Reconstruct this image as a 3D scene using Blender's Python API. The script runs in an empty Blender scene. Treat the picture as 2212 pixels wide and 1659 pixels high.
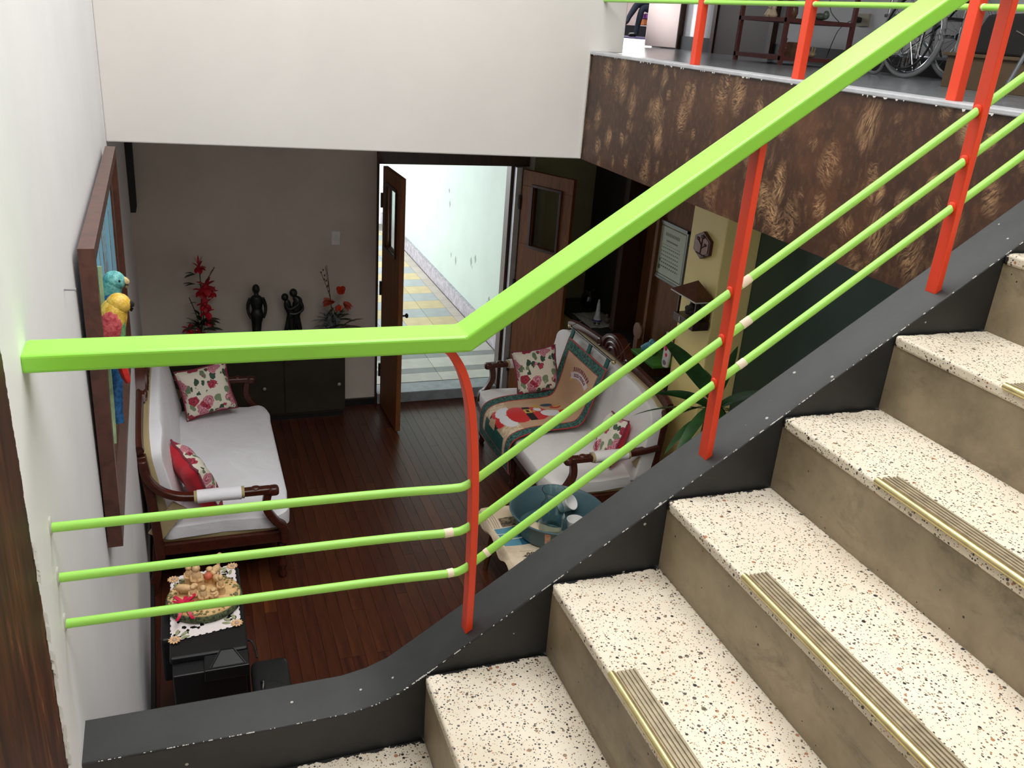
import bpy, bmesh, math, random
from mathutils import Vector, Matrix, Euler
random.seed(7)
PI = math.pi
S = bpy.context.scene
COL = S.collection
R = math.radians

# ------------------------------------------------------------------ camera
def camera():
    yaw, pitch, roll = R(21.13), R(22.5), R(4.417)
    f = Vector((math.sin(yaw)*math.cos(pitch), math.cos(yaw)*math.cos(pitch), -math.sin(pitch)))
    r = Vector((math.cos(yaw), -math.sin(yaw), 0)); u = r.cross(f)
    r2 = math.cos(roll)*r + math.sin(roll)*u
    u2 = -math.sin(roll)*r + math.cos(roll)*u
    c = bpy.data.cameras.new('camera'); c.sensor_width = 36; c.lens = 1900/2212*36
    c.clip_start = 0.05; c.clip_end = 100
    o = bpy.data.objects.new('camera', c); COL.objects.link(o)
    m = Matrix((r2, u2, -f)).transposed().to_4x4(); m.translation = (0, 0, 3.3)
    o.matrix_world = m
    S.camera = o
camera()
# ------------------------------------------------------------------ world, lights, exposure
W = bpy.data.worlds.new('sky'); S.world = W; W.use_nodes = True
W.node_tree.nodes['Background'].inputs[0].default_value = (0.93, 0.97, 1.0, 1)
W.node_tree.nodes['Background'].inputs[1].default_value = 1.6
S.view_settings.view_transform = 'Standard'; S.view_settings.look = 'None'
S.view_settings.gamma = 1; S.view_settings.use_curve_mapping = False
S.view_settings.exposure = 0.0
def area(name, loc, target, sx, sy, power, col=(1, 1, 1), spread=PI):
    l = bpy.data.lights.new(name, 'AREA'); l.shape = 'RECTANGLE'; l.size = sx; l.size_y = sy
    l.energy = power; l.color = col; l.spread = spread
    o = bpy.data.objects.new(name, l); COL.objects.link(o); o.location = loc
    o.rotation_euler = (Vector(target)-Vector(loc)).to_track_quat('-Z', 'Y').to_euler()
    return o
area('skylight_daylight', (0.95, 1.9, 5.40), (0.95, 1.9, 0), 2.3, 4.6, 165, (1.0, 0.98, 0.955))
area('patio_daylight', (0.3, 12.2, 2.2), (3.0, 11.6, 0.9), 3.4, 2.2, 120, (0.95, 0.98, 1.0))
area('hall_window_daylight', (3.0, 11.2, 5.0), (5.2, 10.6, 3.1), 2.4, 1.4, 90, (0.97, 0.97, 1.0))
area('door_leaf_fill', (2.46, 7.4, 4.35), (4.56, 8.50, 3.5), 0.5, 0.5, 2.2, (1.0, 0.97, 0.96), R(14))  # added lamp, narrow beam that brightens only the pale hall door leaf
area('reading_room_daylight', (5.2, 15.8, 5.0), (8.3, 16.4, 3.6), 2.0, 1.6, 130, (1, 0.97, 0.95))

# ------------------------------------------------------------------ materials
MATS = {}
def srgb(r, g, b):
    f = lambda c: (c/255/12.92) if c/255 <= 0.04045 else ((c/255+0.055)/1.055)**2.4
    return (f(r), f(g), f(b), 1)
class NT:
    def __init__(s, name):
        s.m = bpy.data.materials.new(name); s.m.use_nodes = True
        s.t = s.m.node_tree; s.b = s.t.nodes['Principled BSDF']; s._co = None
    def n(s, typ, **kw):
        x = s.t.nodes.new(typ)
        for k, v in kw.items(): setattr(x, k, v)
        return x
    def l(s, a, b): s.t.links.new(a, b)
    def co(s, scale=(1, 1, 1), kind='Object'):
        tc = s.n('ShaderNodeTexCoord'); mp = s.n('ShaderNodeMapping'); mp.inputs['Scale'].default_value = scale
        s.l(tc.outputs[kind], mp.inputs[0]); return mp.outputs[0]
    def noise(s, co, scale, detail=3, rough=.5, dist=0):
        x = s.n('ShaderNodeTexNoise'); x.inputs['Scale'].default_value = scale
        x.inputs['Detail'].default_value = detail; x.inputs['Roughness'].default_value = rough
        x.inputs['Distortion'].default_value = dist
        s.l(co, x.inputs['Vector']); return x.outputs['Fac']
    def vor(s, co, scale, feature='F1', rnd=1):
        x = s.n('ShaderNodeTexVoronoi', feature=feature); x.inputs['Scale'].default_value = scale
        x.inputs['Randomness'].default_value = rnd
        s.l(co, x.inputs['Vector']); return x
    def ramp(s, fac, stops, interp='LINEAR'):
        x = s.n('ShaderNodeValToRGB'); e = x.color_ramp; e.interpolation = interp
        while len(e.elements) < len(stops): e.elements.new(0.5)
        for el, (p, c) in zip(e.elements, stops):
            el.position = p; el.color = c if len(c) == 4 else (*c, 1)
        s.l(fac, x.inputs[0]); return x.outputs[0]
    def mix(s, fac, a, b):
        x = s.n('ShaderNodeMix', data_type='RGBA')
        for i, v in ((0, fac), (6, a), (7, b)):
            if hasattr(v, 'is_linked') or isinstance(v, bpy.types.NodeSocket): s.l(v, x.inputs[i])
            else: x.inputs[i].default_value = v
        return x.outputs[2]
    def math(s, op, a, b=0.0, clamp=False):
        x = s.n('ShaderNodeMath', operation=op); x.use_clamp = clamp
        for i, v in ((0, a), (1, b)):
            if isinstance(v, bpy.types.NodeSocket): s.l(v, x.inputs[i])
            else: x.inputs[i].default_value = v
        return x.outputs[0]
    def sep(s, co):
        x = s.n('ShaderNodeSeparateXYZ'); s.l(co, x.inputs[0]); return x.outputs
    def col(s, c):
        if isinstance(c, bpy.types.NodeSocket): s.l(c, s.b.inputs['Base Color'])
        else: s.b.inputs['Base Color'].default_value = c
    def bump(s, h, strength=.2, dist=.01):
        x = s.n('ShaderNodeBump'); x.inputs['Strength'].default_value = strength
        x.inputs['Distance'].default_value = dist
        s.l(h, x.inputs['Height']); s.l(x.outputs[0], s.b.inputs['Normal'])
    def set(s, rough=None, metal=None, **kw):
        if rough is not None: s.b.inputs['Roughness'].default_value = rough
        if metal is not None: s.b.inputs['Metallic'].default_value = metal
        for k, v in kw.items(): s.b.inputs[k.replace('_', ' ')].default_value = v
def plain(name, c, rough=.5, metal=0, var=.12, scale=8, bump=0, bscale=60, **kw):
    """colour with a soft large-scale variation and optional fine relief"""
    if name in MATS: return MATS[name]
    t = NT(name); t.set(rough, metal, **kw); co = t.co()
    d = tuple(x*(1-var) for x in c[:3]); l = tuple(min(1, x*(1+var)) for x in c[:3])
    t.col(t.ramp(t.noise(co, scale, 4, .6), [(.3, d), (.7, l)]))
    if bump: t.bump(t.noise(co, bscale, 4), bump)
    MATS[name] = t.m; return t.m

def m_left_wall():
    t = NT('white_and_brown_wall'); co = t.co(); x, y, z = t.sep(co)
    wob = t.math('MULTIPLY', t.math('SUBTRACT', t.noise(co, 14, 6, .75), .5), .05)
    edge = t.math('ADD', y, wob)
    rag = t.ramp(z, [(0, (1, 1, 1)), (.0, (1, 1, 1)), (1, (1, 1, 1))])
    white = t.ramp(t.noise(co, 2.2, 5, .6), [(.3, srgb(240, 240, 243)), (.7, srgb(248, 248, 250))])
    c2 = t.co((9, 9, 1.2))
    brown = t.ramp(t.noise(c2, 2.6, 8, .72, .9), [(.32, srgb(36, 15, 7)), (.5, srgb(68, 32, 14)), (.62, srgb(98, 54, 28)), (.74, srgb(160, 112, 76))])
    m = t.math('LESS_THAN', edge, 1.405)
    chip = t.math('MULTIPLY', t.math('LESS_THAN', edge, 1.425), t.math('GREATER_THAN', t.noise(co, 40, 3), .5))
    c = t.mix(m, white, brown); t.col(c)
    t.set(.55); t.bump(t.noise(co, 30, 5), .12, .004); MATS['lw'] = t.m; return t.m
def m_fascia():
    """dark brown paint with dry-brushed tan dabs, each dab hatched in its own direction"""
    t = NT('brown_sponged_paint'); co = t.co((1, 1, 1))
    base = t.ramp(t.noise(co, 2.6, 6, .65), [(.3, srgb(46, 28, 18)), (.52, srgb(66, 40, 25)), (.72, srgb(96, 60, 36))])
    fine = t.noise(t.co((1, 1.6, 1)), 26, 5, .7)
    base = t.mix(t.math('MULTIPLY', t.ramp(fine, [(.5, (0, 0, 0)), (.75, (1, 1, 1))]), .45), base, srgb(128, 88, 54))
    out = base
    for sc, seed, lim, prob, amt in ((7.0, 0, .44, .30, 1.0), (10, 4.3, .42, .42, .85), (5.0, 9.1, .42, .45, .65)):
        mp = t.n('ShaderNodeMapping'); mp.inputs['Location'].default_value = (seed, seed*.7, seed*.3); mp.inputs['Scale'].default_value = (.0, 1.35, .85); t.l(co, mp.inputs[0])
        nz = t.n('ShaderNodeTexNoise'); nz.inputs['Scale'].default_value = 14; t.l(mp.outputs[0], nz.inputs['Vector'])
        s1 = t.n('ShaderNodeVectorMath', operation='SCALE'); s1.inputs['Scale'].default_value = .05; t.l(nz.outputs['Color'], s1.inputs[0])
        ad = t.n('ShaderNodeVectorMath', operation='ADD'); t.l(mp.outputs[0], ad.inputs[0]); t.l(s1.outputs[0], ad.inputs[1])
        v = t.vor(ad.outputs[0], sc); r0, r1, r2 = t.sep(v.outputs['Color'])
        d = t.n('ShaderNodeVectorMath', operation='SUBTRACT'); t.l(ad.outputs[0], d.inputs[0]); t.l(v.outputs['Position'], d.inputs[1])
        dx, dy, dz = t.sep(d.outputs[0])
        an = t.math('SUBTRACT', t.math('MULTIPLY', r1, 1.6), .4)
        q = t.math('ADD', t.math('MULTIPLY', dz, t.math('COSINE', an)), t.math('MULTIPLY', dy, t.math('SINE', an)))
        p = t.math('SUBTRACT', t.math('MULTIPLY', dy, t.math('COSINE', an)), t.math('MULTIPLY', dz, t.math('SINE', an)))
        cx = t.n('ShaderNodeCombineXYZ'); t.l(t.math('MULTIPLY', q, 150), cx.inputs[0]); t.l(t.math('MULTIPLY', p, 22), cx.inputs[1]); t.l(t.math('MULTIPLY', r0, 40), cx.inputs[2])
        st = t.noise(cx.outputs[0], 1, 4, .7, .4)
        hat = t.ramp(st, [(.42, (0, 0, 0)), (.66, (1, 1, 1))])
        bl = t.ramp(v.outputs['Distance'], [(.1, (1, 1, 1)), (lim, (0, 0, 0))])
        m = t.math('MULTIPLY', t.math('MULTIPLY', bl, hat), t.math('GREATER_THAN', r0, prob))
        out = t.mix(t.math('MULTIPLY', m, amt, True), out, srgb(214, 170, 122))
    t.col(out); t.set(.45); t.bump(fine, .12, .004); return t.m
def m_terrazzo():
    t = NT('terrazzo'); co = t.co(); 
    base = t.ramp(t.noise(co, 3, 5, .6), [(.25, srgb(206, 195, 174)), (.7, srgb(232, 223, 206))])
    out = base
    for sc, lim, stops in ((62, .32, .74), (95, .36, .56), (150, .40, .40), (230, .42, .36)):
        v = t.vor(co, sc); r0, r1, r2 = t.sep(v.outputs['Color'])
        thr = t.math('MULTIPLY', r1, lim)
        m = t.math('MULTIPLY', t.math('LESS_THAN', v.outputs['Distance'], thr), t.math('GREATER_THAN', r0, stops))
        cc = t.ramp(r2, [(0, srgb(40, 38, 36)), (.35, srgb(92, 84, 74)), (.55, srgb(140, 118, 92)), (.75, srgb(170, 120, 84)), (.9, srgb(60, 56, 62))], 'CONSTANT')
        out = t.mix(m, out, cc)
    yy = t.sep(co)[1]; wob = t.math('MULTIPLY', t.noise(co, 38, 5, .75), .046)
    sm = t.math('MULTIPLY', t.math('GREATER_THAN', yy, t.math('SUBTRACT', 1.562, wob)), t.math('LESS_THAN', yy, 1.552))
    out = t.mix(sm, out, srgb(34, 34, 34))
    t.col(out); t.set(.38); t.bump(t.noise(co, 120, 3), .05, .002); return t.m
def m_riser():
    t = NT('stained_cement'); co = t.co()
    a = t.ramp(t.noise(co, 2.6, 6, .68), [(.25, srgb(104, 92, 72)), (.5, srgb(148, 134, 110)), (.75, srgb(178, 162, 136))])
    d = t.ramp(t.noise(t.co((1, 1, 2.2)), 4.5, 7, .78, .6), [(.54, (0, 0, 0)), (.72, (1, 1, 1))])
    a = t.mix(t.math('MULTIPLY', d, .55), a, srgb(62, 54, 44))
    v = t.vor(co, 46); q0, q1, q2 = t.sep(v.outputs['Color']); sp = t.math('MULTIPLY', t.math('LESS_THAN', v.outputs['Distance'], t.math('MULTIPLY', q1, .13)), t.math('GREATER_THAN', q0, .6))
    t.col(t.mix(sp, a, srgb(38, 32, 26))); t.set(.5); t.bump(t.noise(co, 60, 4), .1, .003); return t.m
def m_plank():
    t = NT('dark_floorboard'); oi = t.n('ShaderNodeObjectInfo'); co = t.co((14, 1.1, 1))
    g = t.noise(co, 2.4, 6, .6, .5)
    a = t.ramp(g, [(.3, srgb(48, 22, 14)), (.6, srgb(76, 36, 22)), (.8, srgb(96, 48, 29))])
    b = t.ramp(g, [(.3, srgb(78, 42, 22)), (.7, srgb(118, 68, 36))])
    k = t.ramp(oi.outputs['Random'], [(.0, (0, 0, 0)), (.5, (.1, .1, .1)), (.88, (.25, .25, .25)), (.93, (1, 1, 1))])
    t.col(t.mix(k, a, b)); t.set(.3, Specular_IOR_Level=.45); t.bump(g, .06, .002); return t.m
def m_paint(name, c, worn, rough=.3, under=None, amt=.0, scale=24):
    t = NT(name); co = t.co(); base = t.ramp(t.noise(co, 6, 4), [(.3, tuple(x*.93 for x in c[:3])), (.7, c)])
    m = t.ramp(t.noise(co, scale, 5, .7), [(.72-amt, (0, 0, 0)), (.76-amt, (1, 1, 1))])
    t.col(t.mix(m, base, worn)); t.set(rough); t.bump(t.noise(co, 55, 3), .1, .002); return t.m
def m_black_curb():
    t = NT('black_curb_paint'); co = t.co()
    base = t.ramp(t.noise(co, 5, 6, .7), [(.3, srgb(25, 27, 27)), (.7, srgb(40, 42, 42))])
    v = t.vor(co, 26); sp = t.math('MULTIPLY', t.math('LESS_THAN', v.outputs['Distance'], .1), t.math('GREATER_THAN', t.sep(v.outputs['Color'])[0], .86))
    n = t.ramp(t.noise(co, 60, 4, .8), [(.7, (0, 0, 0)), (.74, (1, 1, 1))])
    c = t.mix(sp, base, srgb(170, 168, 162)); c = t.mix(t.math('MULTIPLY', n, .25), c, srgb(150, 150, 148))
    t.col(c); t.set(.5); t.bump(t.noise(co, 40, 5), .12, .004); return t.m
def m_chip():
    return plain('chipped_plaster', srgb(196, 194, 188), .8)
def m_wood(name, dark, light, scale=(1, 1, 1), s=10, rough=.35):
    if name in MATS: return MATS[name]
    t = NT(name); co = t.co(scale); g = t.noise(co, s, 6, .62, 1.2)
    t.col(t.ramp(g, [(.28, dark), (.72, light)])); t.set(rough); t.bump(g, .05, .003); MATS[name] = t.m; return t.m
def m_floral():
    t = NT('rose_print_cotton'); co = t.co()
    wn = t.n('ShaderNodeTexNoise'); wn.inputs['Scale'].default_value = 22; t.l(co, wn.inputs['Vector'])
    sc = t.n('ShaderNodeVectorMath', operation='SCALE'); sc.inputs['Scale'].default_value = .045; t.l(wn.outputs['Color'], sc.inputs[0])
    ad = t.n('ShaderNodeVectorMath', operation='ADD'); t.l(co, ad.inputs[0]); t.l(sc.outputs[0], ad.inputs[1]); q = ad.outputs[0]
    v = t.vor(q, 13); r0, r1, r2 = t.sep(v.outputs['Color'])
    rose = t.math('MULTIPLY', t.math('LESS_THAN', v.outputs['Distance'], .56), t.math('GREATER_THAN', r0, .30))
    sw = t.math('FRACT', t.math('MULTIPLY', v.outputs['Distance'], 7.5))
    rc = t.mix(t.math('GREATER_THAN', r1, .55), t.ramp(sw, [(.1, srgb(150, 60, 84)), (.7, srgb(226, 158, 168))]), t.ramp(sw, [(.1, srgb(120, 22, 44)), (.7, srgb(190, 66, 88))]))
    mp = t.n('ShaderNodeMapping'); mp.inputs['Location'].default_value = (.37, .2, .11); mp.inputs['Scale'].default_value = (1, 1.6, 1); t.l(q, mp.inputs[0])
    v2 = t.vor(mp.outputs[0], 15); leaf = t.math('MULTIPLY', t.math('LESS_THAN', v2.outputs['Distance'], .46), t.math('GREATER_THAN', t.sep(v2.outputs['Color'])[0], .34))
    lc = t.ramp(t.sep(v2.outputs['Color'])[1], [(.2, srgb(58, 84, 66)), (.7, srgb(128, 146, 112))])
    c = t.mix(leaf, srgb(232, 224, 206), lc); c = t.mix(rose, c, rc)
    t.col(c); t.set(.85); return t.m
def m_cloth(name, c, wr=.35):
    t = NT(name); co = t.co(); n = t.noise(co, 5, 6, .6, .6)
    t.col(t.ramp(n, [(.3, tuple(x*.93 for x in c[:3])), (.7, c)])); t.set(.85, Sheen_Weight=.15)
    t.bump(n, wr, .03); return t.m
def m_speckle(name, a, b, scale=40, thr=.5, rough=.6):
    t = NT(name); co = t.co(); t.col(t.ramp(t.noise(co, scale, 4, .7), [(thr-.1, a), (thr+.1, b)])); t.set(rough); t.bump(t.noise(co, scale*2, 3), .2, .003); return t.m
def m_glass(name, c, rough=.02):
    t = NT(name); t.col(c); t.set(rough, Transmission_Weight=1.0, IOR=1.45); return t.m
def m_tile(name, c, rough=.35):
    t = NT(name); oi = t.n('ShaderNodeObjectInfo'); co = t.co(); 
    a = t.ramp(t.noise(co, 9, 5), [(.3, tuple(x*.85 for x in c[:3])), (.7, c)])
    k = t.ramp(oi.outputs['Random'], [(0, (.82, .82, .82)), (1, (1.0, 1.0, 1.0))])
    mm = t.n('ShaderNodeMix', data_type='RGBA', blend_type='MULTIPLY'); mm.inputs[0].default_value = 1
    t.l(a, mm.inputs[6]); t.l(k, mm.inputs[7]); t.col(mm.outputs[2]); t.set(rough); return t.m

WHITE = plain('white_wall_paint', srgb(220, 216, 211), .6, var=.03, scale=2, bump=.05, bscale=25)
GREYWALL = plain('grey_wall_paint', srgb(222, 212, 200), .7, var=.08, scale=2.2, bump=.06, bscale=25)
HALLWALL = plain('hall_wall_paint', srgb(186, 188, 190), .6, var=.04, scale=2)
OLIVE = plain('olive_wall_paint', srgb(150, 148, 112), .6, var=.06)
GREENP = plain('dark_green_wall_paint', srgb(58, 78, 68), .5, var=.08, scale=3)
MINT = None
YELLOW = plain('pale_yellow_paint', srgb(248, 226, 150), .55, var=.04, scale=3, bump=.04)
BLACKP = plain('black_paint', srgb(26, 26, 27), .45, var=.1)
GREENR = m_paint('lime_green_enamel', srgb(142, 214, 68), srgb(170, 226, 110), .28, amt=-.02, scale=18)
GREENROD = m_paint('worn_lime_enamel', srgb(158, 222, 92), srgb(176, 230, 160), .35, amt=.06, scale=16)
RED = m_paint('orange_red_enamel', srgb(226, 66, 32), srgb(196, 74, 58), .4, amt=.05, scale=20)
LW = m_left_wall(); FASCIA = m_fascia(); TERR = m_terrazzo(); RISER = m_riser(); PLANK = m_plank(); CURB = m_black_curb()
BRASS = plain('worn_brass', srgb(202, 186, 136), .28, .8, var=.15, scale=30)
RIBB = plain('ribbed_bronze', srgb(168, 156, 132), .45, .3, var=.2, scale=40)
MAHOG = m_wood('mahogany', srgb(50, 20, 12), srgb(86, 37, 22), (4, 1, 4), 9)
DWOOD = m_wood('dark_stained_wood', srgb(38, 22, 14), srgb(74, 44, 26), (3, 3, .5), 8)
OAKD = m_wood('brown_varnished_door', srgb(98, 54, 20), srgb(140, 84, 34), (5, 5, .6), 7, .6)
PANEL = m_wood('brown_wood_panel', srgb(90, 54, 26), srgb(128, 80, 40), (3, 3, .6), 7, .75)
SHEET = m_cloth('white_sheet', srgb(240, 239, 244), .35)
SHEETG = m_cloth('cream_sheet', srgb(230, 226, 222), .3)
BEIGE = m_cloth('beige_upholstery', srgb(176, 158, 116), .15)
FLORAL = m_floral()
REDC = m_cloth('red_cotton', srgb(206, 22, 44), .2)
MAROON = m_cloth('maroon_piping', srgb(132, 40, 62), .1)
BLACKL = plain('black_lacquer', srgb(13, 14, 16), .42, var=.15, scale=12)
CHROME = plain('chrome', srgb(205, 208, 212), .15, 1, var=.05)
RUBBER = plain('grey_rubber', srgb(120, 122, 124), .6)
BLKRUB = plain('black_rubber', srgb(24, 24, 25), .6)
LEAF = plain('dark_leaf', srgb(38, 74, 32), .35, var=.35, scale=14)
LEAF2 = plain('dull_leaf', srgb(60, 70, 48), .5, var=.3, scale=20)
SILVL = plain('silver_foliage', srgb(140, 146, 150), .6, var=.3, scale=30)
REDFL = plain('red_petal', srgb(190, 16, 40), .5, var=.25, scale=20)
ORFL = plain('orange_red_petal', srgb(214, 62, 30), .35, var=.2, scale=20)
BRONZE = plain('black_bronze', srgb(34, 38, 36), .35, .3, var=.3, scale=20)
CREAM = plain('carved_cream_resin', srgb(222, 184, 134), .5, var=.15, scale=60, bump=.2, bscale=160)
# ------------------------------------------------------------------ mesh helpers
class MB:
    """collects geometry in world coordinates and links it as ONE mesh object"""
    def __init__(s): s.v = []; s.f = []; s.m = []
    def add(s, v, f, mi=0):
        o = len(s.v); s.v += [tuple(p) for p in v]; s.f += [tuple(i+o for i in q) for q in f]; s.m += [mi]*len(f); return s
    def box(s, x0, x1, y0, y1, z0, z1, mi=0):
        v = [(x, y, z) for x in (x0, x1) for y in (y0, y1) for z in (z0, z1)]
        return s.add(v, [(0, 1, 3, 2), (4, 6, 7, 5), (0, 4, 5, 1), (2, 3, 7, 6), (0, 2, 6, 4), (1, 5, 7, 3)], mi)
    def obox(s, c, size, rot=None, mi=0):
        rot = rot or Matrix.Identity(3); c = Vector(c); h = [d/2 for d in size]
        v = [c + rot @ Vector((a*h[0], b*h[1], d*h[2])) for a in (-1, 1) for b in (-1, 1) for d in (-1, 1)]
        return s.add(v, [(0, 1, 3, 2), (4, 6, 7, 5), (0, 4, 5, 1), (2, 3, 7, 6), (0, 2, 6, 4), (1, 5, 7, 3)], mi)
    def bar(s, a, b, w, h, up=(0, 0, 1), mi=0):
        a, b = Vector(a), Vector(b); d = (b-a); L = d.length; d.normalize()
        u = Vector(up); sd = d.cross(u)
        if sd.length < 1e-4: sd = d.cross(Vector((1, 0, 0)))
        sd.normalize(); u = sd.cross(d)
        return s.obox((a+b)/2, (L, w, h), Matrix((d, sd, u)).transposed(), mi)
    def tube(s, path, rad, n=8, ell=(1, 1), up=(0, 0, 1), caps=True, mi=0, closed=False):
        path = [Vector(p) for p in path]; N = len(path)
        if not hasattr(rad, '__len__'): rad = [rad]*N
        rings = []; ref = Vector(up)
        for i, p in enumerate(path):
            if closed: t = path[(i+1) % N]-path[i-1]
            else: t = path[min(i+1, N-1)]-path[max(i-1, 0)]
            t.normalize(); a = t.cross(ref)
            if a.length < 1e-3: a = t.cross(Vector((1, 0, 0))) if abs(t.x) < .9 else t.cross(Vector((0, 1, 0)))
            a.normalize(); b = a.cross(t)
            rings.append([p + rad[i]*(ell[0]*math.cos(2*PI*k/n)*a + ell[1]*math.sin(2*PI*k/n)*b) for k in range(n)])
        v = [q for r in rings for q in r]; f = []
        for i in range(N if closed else N-1):
            j = (i+1) % N
            for k in range(n): f.append((i*n+k, i*n+(k+1) % n, j*n+(k+1) % n, j*n+k))
        if caps and not closed: f += [tuple(range(n))[::-1], tuple((N-1)*n+k for k in range(n))]
        return s.add(v, f, mi)
    def rtube(s, path, w, h, up=(0, 1, 0), mi=0):
        """rectangular bar swept along a path; w along `up`, h across"""
        path = [Vector(p) for p in path]; N = len(path); u = Vector(up).normalized(); v = []
        for i, p in enumerate(path):
            t = (path[min(i+1, N-1)]-path[max(i-1, 0)]).normalized()
            if 0 < i < N-1:
                t1 = (path[i]-path[i-1]).normalized(); t2 = (path[i+1]-path[i]).normalized(); t = (t1+t2).normalized(); k = 1/max(.4, t.dot(t2))
            else: k = 1
            a = t.cross(u).normalized()
            for (sa, su) in ((-1, -1), (1, -1), (1, 1), (-1, 1)): v.append(p + a*sa*h/2*k + u*su*w/2)
        f = [(i*4+k, i*4+(k+1) % 4, i*4+4+(k+1) % 4, i*4+4+k) for i in range(N-1) for k in range(4)]
        f += [(3, 2, 1, 0), tuple((N-1)*4+k for k in range(4))]
        return s.add(v, f, mi)
    def lathe(s, prof, c, n=20, M=None, mi=0, arc=2*PI):
        c = Vector(c); M = M or Matrix.Identity(3); v = []; N = len(prof)
        for r, z in prof:
            for k in range(n): v.append(c + M @ Vector((max(r, 1e-4)*math.cos(2*PI*k/n), max(r, 1e-4)*math.sin(2*PI*k/n), z)))
        f = [(i*n+k, i*n+(k+1) % n, (i+1)*n+(k+1) % n, (i+1)*n+k) for i in range(N-1) for k in range(n)]
        f += [tuple(range(n))[::-1], tuple((N-1)*n+k for k in range(n))]
        return s.add(v, f, mi)
    def sq(s, c, r, e=1.0, e2=None, nu=24, nv=14, M=None, fn=None, mi=0):
        """superellipsoid: e=1 ellipsoid, e small boxy"""
        e2 = e2 or e; c = Vector(c); M = M or Matrix.Identity(3); v = []
        pw = lambda x, p: math.copysign(abs(x)**p, x)
        for j in range(nv+1):
            ph = -PI/2+PI*j/nv
            for i in range(nu):
                th = 2*PI*i/nu
                p = Vector((r[0]*pw(math.cos(ph), e)*pw(math.cos(th), e2), r[1]*pw(math.cos(ph), e)*pw(math.sin(th), e2), r[2]*pw(math.sin(ph), e)))
                if fn: p = Vector(fn(p))
                v.append(c + M @ p)
        f = [(j*nu+i, j*nu+(i+1) % nu, (j+1)*nu+(i+1) % nu, (j+1)*nu+i) for j in range(nv) for i in range(nu)]
        return s.add(v, f, mi)
    def prism(s, poly, fn, t0, t1, mi=0):
        """poly in 2D, fn(a,b,t) -> 3D"""
        n = len(poly); v = [fn(a, b, t0) for a, b in poly]+[fn(a, b, t1) for a, b in poly]
        f = [tuple(range(n))[::-1], tuple(range(n, 2*n))]+[(k, (k+1) % n, n+(k+1) % n, n+k) for k in range(n)]
        return s.add(v, f, mi)
    def grid(s, fn, nu, nv, thick=0.0, mat=None):
        """fn(u,v)->Vector; optional thickness along the surface normal; mat(u,v)->material index"""
        P = [[Vector(fn(i/nu, j/nv)) for i in range(nu+1)] for j in range(nv+1)]
        v = [p for r in P for p in r]; f = []; ms = []
        for j in range(nv):
            for i in range(nu):
                a = j*(nu+1)+i; f.append((a, a+1, a+nu+2, a+nu+1)); ms.append(mat((i+.5)/nu, (j+.5)/nv) if mat else 0)
        if thick:
            o = len(v); nn = []
            for j in range(nv+1):
                for i in range(nu+1):
                    du = P[j][min(i+1, nu)]-P[j][max(i-1, 0)]; dv = P[min(j+1, nv)][i]-P[max(j-1, 0)][i]
                    nn.append(du.cross(dv).normalized())
            v += [v[k]-nn[k]*thick for k in range(o)]
            base = list(f)
            f += [tuple(i+o for i in q)[::-1] for q in base]; ms += [ms[k] for k in range(len(base))]
            bd = [j*(nu+1) for j in range(nv+1)]; bd = [i for i in range(nu+1)]+[j*(nu+1)+nu for j in range(1, nv+1)]+[nv*(nu+1)+i for i in range(nu-1, -1, -1)]+[j*(nu+1) for j in range(nv-1, 0, -1)]
            for k in range(len(bd)):
                a, b = bd[k], bd[(k+1) % len(bd)]; f.append((b, a, a+o, b+o)); ms.append(ms[0])
        o = len(s.v); s.v += [tuple(p) for p in v]; s.f += [tuple(i+o for i in q) for q in f]; s.m += ms
        return s
    def build(s, name, mat, parent=None, smooth=40, bevel=0, seg=2):
        me = bpy.data.meshes.new(name); me.from_pydata(s.v, [], s.f)
        bm = bmesh.new(); bm.from_mesh(me); bmesh.ops.recalc_face_normals(bm, faces=bm.faces); bm.to_mesh(me); bm.free()
        for m in (mat if isinstance(mat, (list, tuple)) else [mat]): me.materials.append(m)
        if isinstance(mat, (list, tuple)): me.polygons.foreach_set('material_index', s.m)
        if smooth:
            me.polygons.foreach_set('use_smooth', [True]*len(me.polygons)); me.set_sharp_from_angle(angle=R(smooth))
        me.update()
        return link(name, me, parent, bevel, seg)
def link(name, me, parent=None, bevel=0, seg=2):
    o = bpy.data.objects.new(name, me); COL.objects.link(o)
    if parent is not None:
        o.parent = parent
        if parent.type == 'EMPTY' and 'home' in parent: o.location = [-c for c in parent['home']]
    if bevel:
        b = o.modifiers.new('bevel', 'BEVEL'); b.width = bevel; b.segments = seg; b.limit_method = 'ANGLE'; b.angle_limit = R(35)
    return o
def tag(o, label, cat, group=None):
    o['label'] = label; o['category'] = cat
    if group: o['group'] = group
    return o
def thing(name, label, cat, loc=(0, 0, 0), group=None):
    """Empty at a thing's base; its parts are built in world coordinates"""
    o = bpy.data.objects.new(name, None); COL.objects.link(o); o.location = loc; o['home'] = tuple(loc); o.empty_display_size = .1
    return tag(o, label, cat, group)
def done():
    for o in bpy.data.objects:
        if 'home' in o: del o['home']
def struct(o, label=None):
    o['kind'] = 'structure'
    if label: o['label'] = label
    return o
def rot(ax, deg): return Matrix.Rotation(R(deg), 3, ax)
def wallx(y): return -.245-.0233*y
def quad(p, n=8):  # closed polygon to smooth curve points (Catmull-Rom)
    out = []; N = len(p)
    for i in range(N):
        a, b, c, d = (Vector(p[(i+k) % N]) for k in (-1, 0, 1, 2))
        for j in range(n):
            t = j/n; out.append(.5*((2*b)+(-a+c)*t+(2*a-5*b+4*c-d)*t*t+(-a+3*b-3*c+d)*t**3))
    return out
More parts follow.
